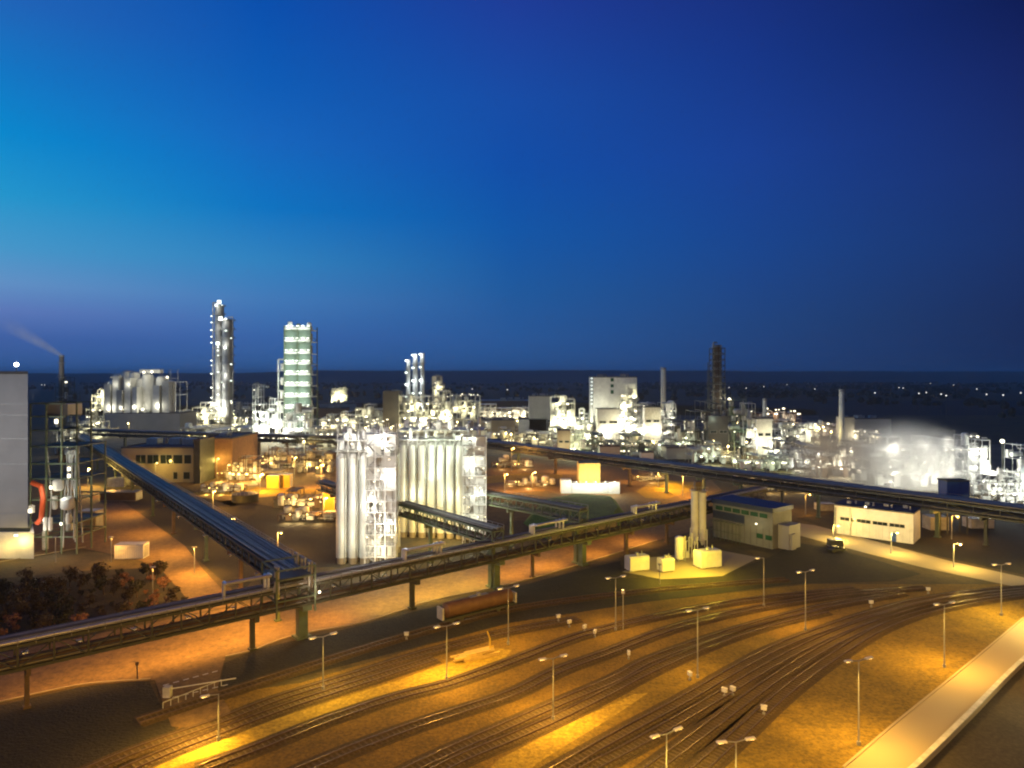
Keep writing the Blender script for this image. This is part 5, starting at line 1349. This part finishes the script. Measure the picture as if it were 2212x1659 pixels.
# distant small lamps on the plain
random.seed(19)
far = [(2010,828,1800),(2001,882,900),(1942,862,1300),(1951,864,1300),(2033,889,900),(2044,895,800),(2131,890,850),(2167,893,850),(2110,868,1200),(1760,868,1300),(1985,886,1000),(2205,884,900),(96,843,1500),(90,841,1500),(1612,864,1500),(1650,858,1600),(1575,862,1500),(1096,871,1200),(660,866,1500),(1020,868,1300),(1890,884,1000),(2060,850,1500),(1700,850,1700),(560,858,1600)]
src = None
for u, v, Y in far:
    z = max(3, Z_at(v, Y)); Y = (HC-z)*FO/(v-HV) if v > HV else Y
    lab = 'tiny distant street lamp on the dark plain'
    if src is None:
        src = thing('distant_lamp', lab, 'street lamp', (X_at(u,Y),Y,0), 0, 'tiny far lamps on the plain')
        m = MB(); m.tube((0,0,0),(0,0,z),.2,6); m.build('pole', M['dark'], src)
        m = MB(); m.ball((0,0,z),.8,8,6); m.build('lamp', emis('far_lamp',(1,.95,.85),1.2), src)
    else:
        r = src.copy(); COL.objects.link(r); r.location = (X_at(u,Y),Y,0)
        for ch in src.children:
            c = ch.copy(); COL.objects.link(c); c.parent = r

# ---------------------------------------------------------------- steam and smoke
def cloud(name, label, loc, scl, dens, col, seed, rot=(0,0,0), nscale=1.6, thr=.42, soft=.45, mesh='ball'):
    mt = bpy.data.materials.new(name+'_volume'); mt.use_nodes = True
    t = mt.node_tree; t.nodes.clear(); N = t.nodes.new; L = t.links.new
    tc = N('ShaderNodeTexCoord'); o = N('ShaderNodeOutputMaterial'); v = N('ShaderNodeVolumePrincipled')
    nz = N('ShaderNodeTexNoise'); nz.noise_dimensions = '4D'; nz.inputs['W'].default_value = seed; nz.inputs['Scale'].default_value = nscale; nz.inputs['Detail'].default_value = 3
    L(tc.outputs['Object'], nz.inputs['Vector'])
    ln = N('ShaderNodeVectorMath'); ln.operation = 'LENGTH'; L(tc.outputs['Object'], ln.inputs[0])
    fall = N('ShaderNodeMapRange'); fall.interpolation_type = 'SMOOTHSTEP'; fall.inputs['From Min'].default_value = 1.0; fall.inputs['From Max'].default_value = .3
    L(ln.outputs['Value'], fall.inputs['Value'])
    mr = N('ShaderNodeMapRange'); mr.inputs['From Min'].default_value = thr-soft/2; mr.inputs['From Max'].default_value = thr+soft/2
    L(nz.outputs['Fac'], mr.inputs['Value'])
    mu = N('ShaderNodeMath'); mu.operation = 'MULTIPLY'; L(fall.outputs[0], mu.inputs[0]); L(mr.outputs[0], mu.inputs[1])
    m2 = N('ShaderNodeMath'); m2.operation = 'MULTIPLY'; m2.inputs[1].default_value = dens; L(mu.outputs[0], m2.inputs[0])
    L(m2.outputs[0], v.inputs['Density']); v.inputs['Color'].default_value = (*col,1); v.inputs['Anisotropy'].default_value = .2
    L(v.outputs[0], o.inputs['Volume'])
    mb = MB(); mb.ball((0,0,0),1,20,12); ob = mb.build(name, mt)
    ob.location = loc; ob.scale = scl; ob.rotation_euler = rot
    tag(ob, label, 'steam')
    return ob
Y = 262
cloud('steam_cloud','big white steam cloud billowing over the bright frames at the right',(X_at(1955,Y),Y+2,Z_at(1000,Y)),(31,14,19),.115,(.98,.98,.96),1)
cloud('steam_cloud','white steam puff rising beside the tower at the right of the big cloud',(X_at(2052,243),243,Z_at(1000,243)),(15,8,14),.085,(.98,.98,.96),2)
cloud('steam_cloud','thin brownish steam veil left of the big white cloud',(X_at(1815,Y),Y+4,Z_at(990,Y)),(24,11,16),.1,(.95,.88,.75),3)
Yc = DY(905)
a = Vector((X_at(133,Yc),Yc,Z_at(768,Yc))); b = Vector((X_at(0,Yc),Yc,Z_at(690,Yc)))
d = b-a; c = a+d*.5
pm = bpy.data.materials.new('smoke_volume'); pm.use_nodes = True
pt = pm.node_tree; pt.nodes.clear(); N = pt.nodes.new; L = pt.links.new
def mth(op, x, y=None):
    n = N('ShaderNodeMath'); n.operation = op
    for i, q in enumerate((x, y)):
        if q is None: continue
        if isinstance(q, (int, float)): n.inputs[i].default_value = q
        else: L(q, n.inputs[i])
    return n.outputs[0]
tc = N('ShaderNodeTexCoord'); sp = N('ShaderNodeSeparateXYZ'); L(tc.outputs['Object'], sp.inputs[0])
nz = N('ShaderNodeTexNoise'); nz.inputs['Scale'].default_value = .12; nz.inputs['Detail'].default_value = 3; L(tc.outputs['Object'], nz.inputs['Vector'])
ln = d.length
fx = mth('DIVIDE', sp.outputs[0], ln)
rr = mth('SQRT', mth('ADD', mth('MULTIPLY', sp.outputs[1], sp.outputs[1]), mth('MULTIPLY', sp.outputs[2], sp.outputs[2])))
rad = mth('ADD', mth('MULTIPLY', fx, 9.5), 2.2)
core = mth('MAXIMUM', mth('SUBTRACT', 1, mth('DIVIDE', rr, rad)), 0)
fade = mth('MAXIMUM', mth('SUBTRACT', 1, fx), 0)
dn = mth('MULTIPLY', mth('MULTIPLY', mth('DIVIDE', mth('MULTIPLY', core, fade), rad), nz.outputs['Fac']), 1.5)
pv = N('ShaderNodeVolumePrincipled'); pv.inputs['Color'].default_value = (.97,.97,1,1); L(dn, pv.inputs['Density'])
po = N('ShaderNodeOutputMaterial'); L(pv.outputs[0], po.inputs['Volume'])
mb = MB(); mb.tube((0,0,0),(ln,0,0),2.2,20,11.7)
ob = mb.build('smoke_plume', pm); ob.location = a; ob.rotation_euler = d.to_track_quat('X','Z').to_euler()
tag(ob, 'thin pale smoke plume drifting to the upper left from the dark chimney', 'smoke')

# ---------------------------------------------------------------- evening haze
hz = MB(); hz.box(-9500,-160,-12,9500,12200,118)
hm = bpy.data.materials.new('haze'); hm.use_nodes = True
ht = hm.node_tree; ht.nodes.clear()
hv = ht.nodes.new('ShaderNodeVolumePrincipled'); ho = ht.nodes.new('ShaderNodeOutputMaterial')
hv.inputs['Color'].default_value = (.85,.9,1,1); hv.inputs['Density'].default_value = .00009
ht.links.new(hv.outputs[0], ho.inputs['Volume'])
ob = hz.build('haze', hm); tag(ob, 'faint evening haze over the plant', 'haze', None, 'stuff')
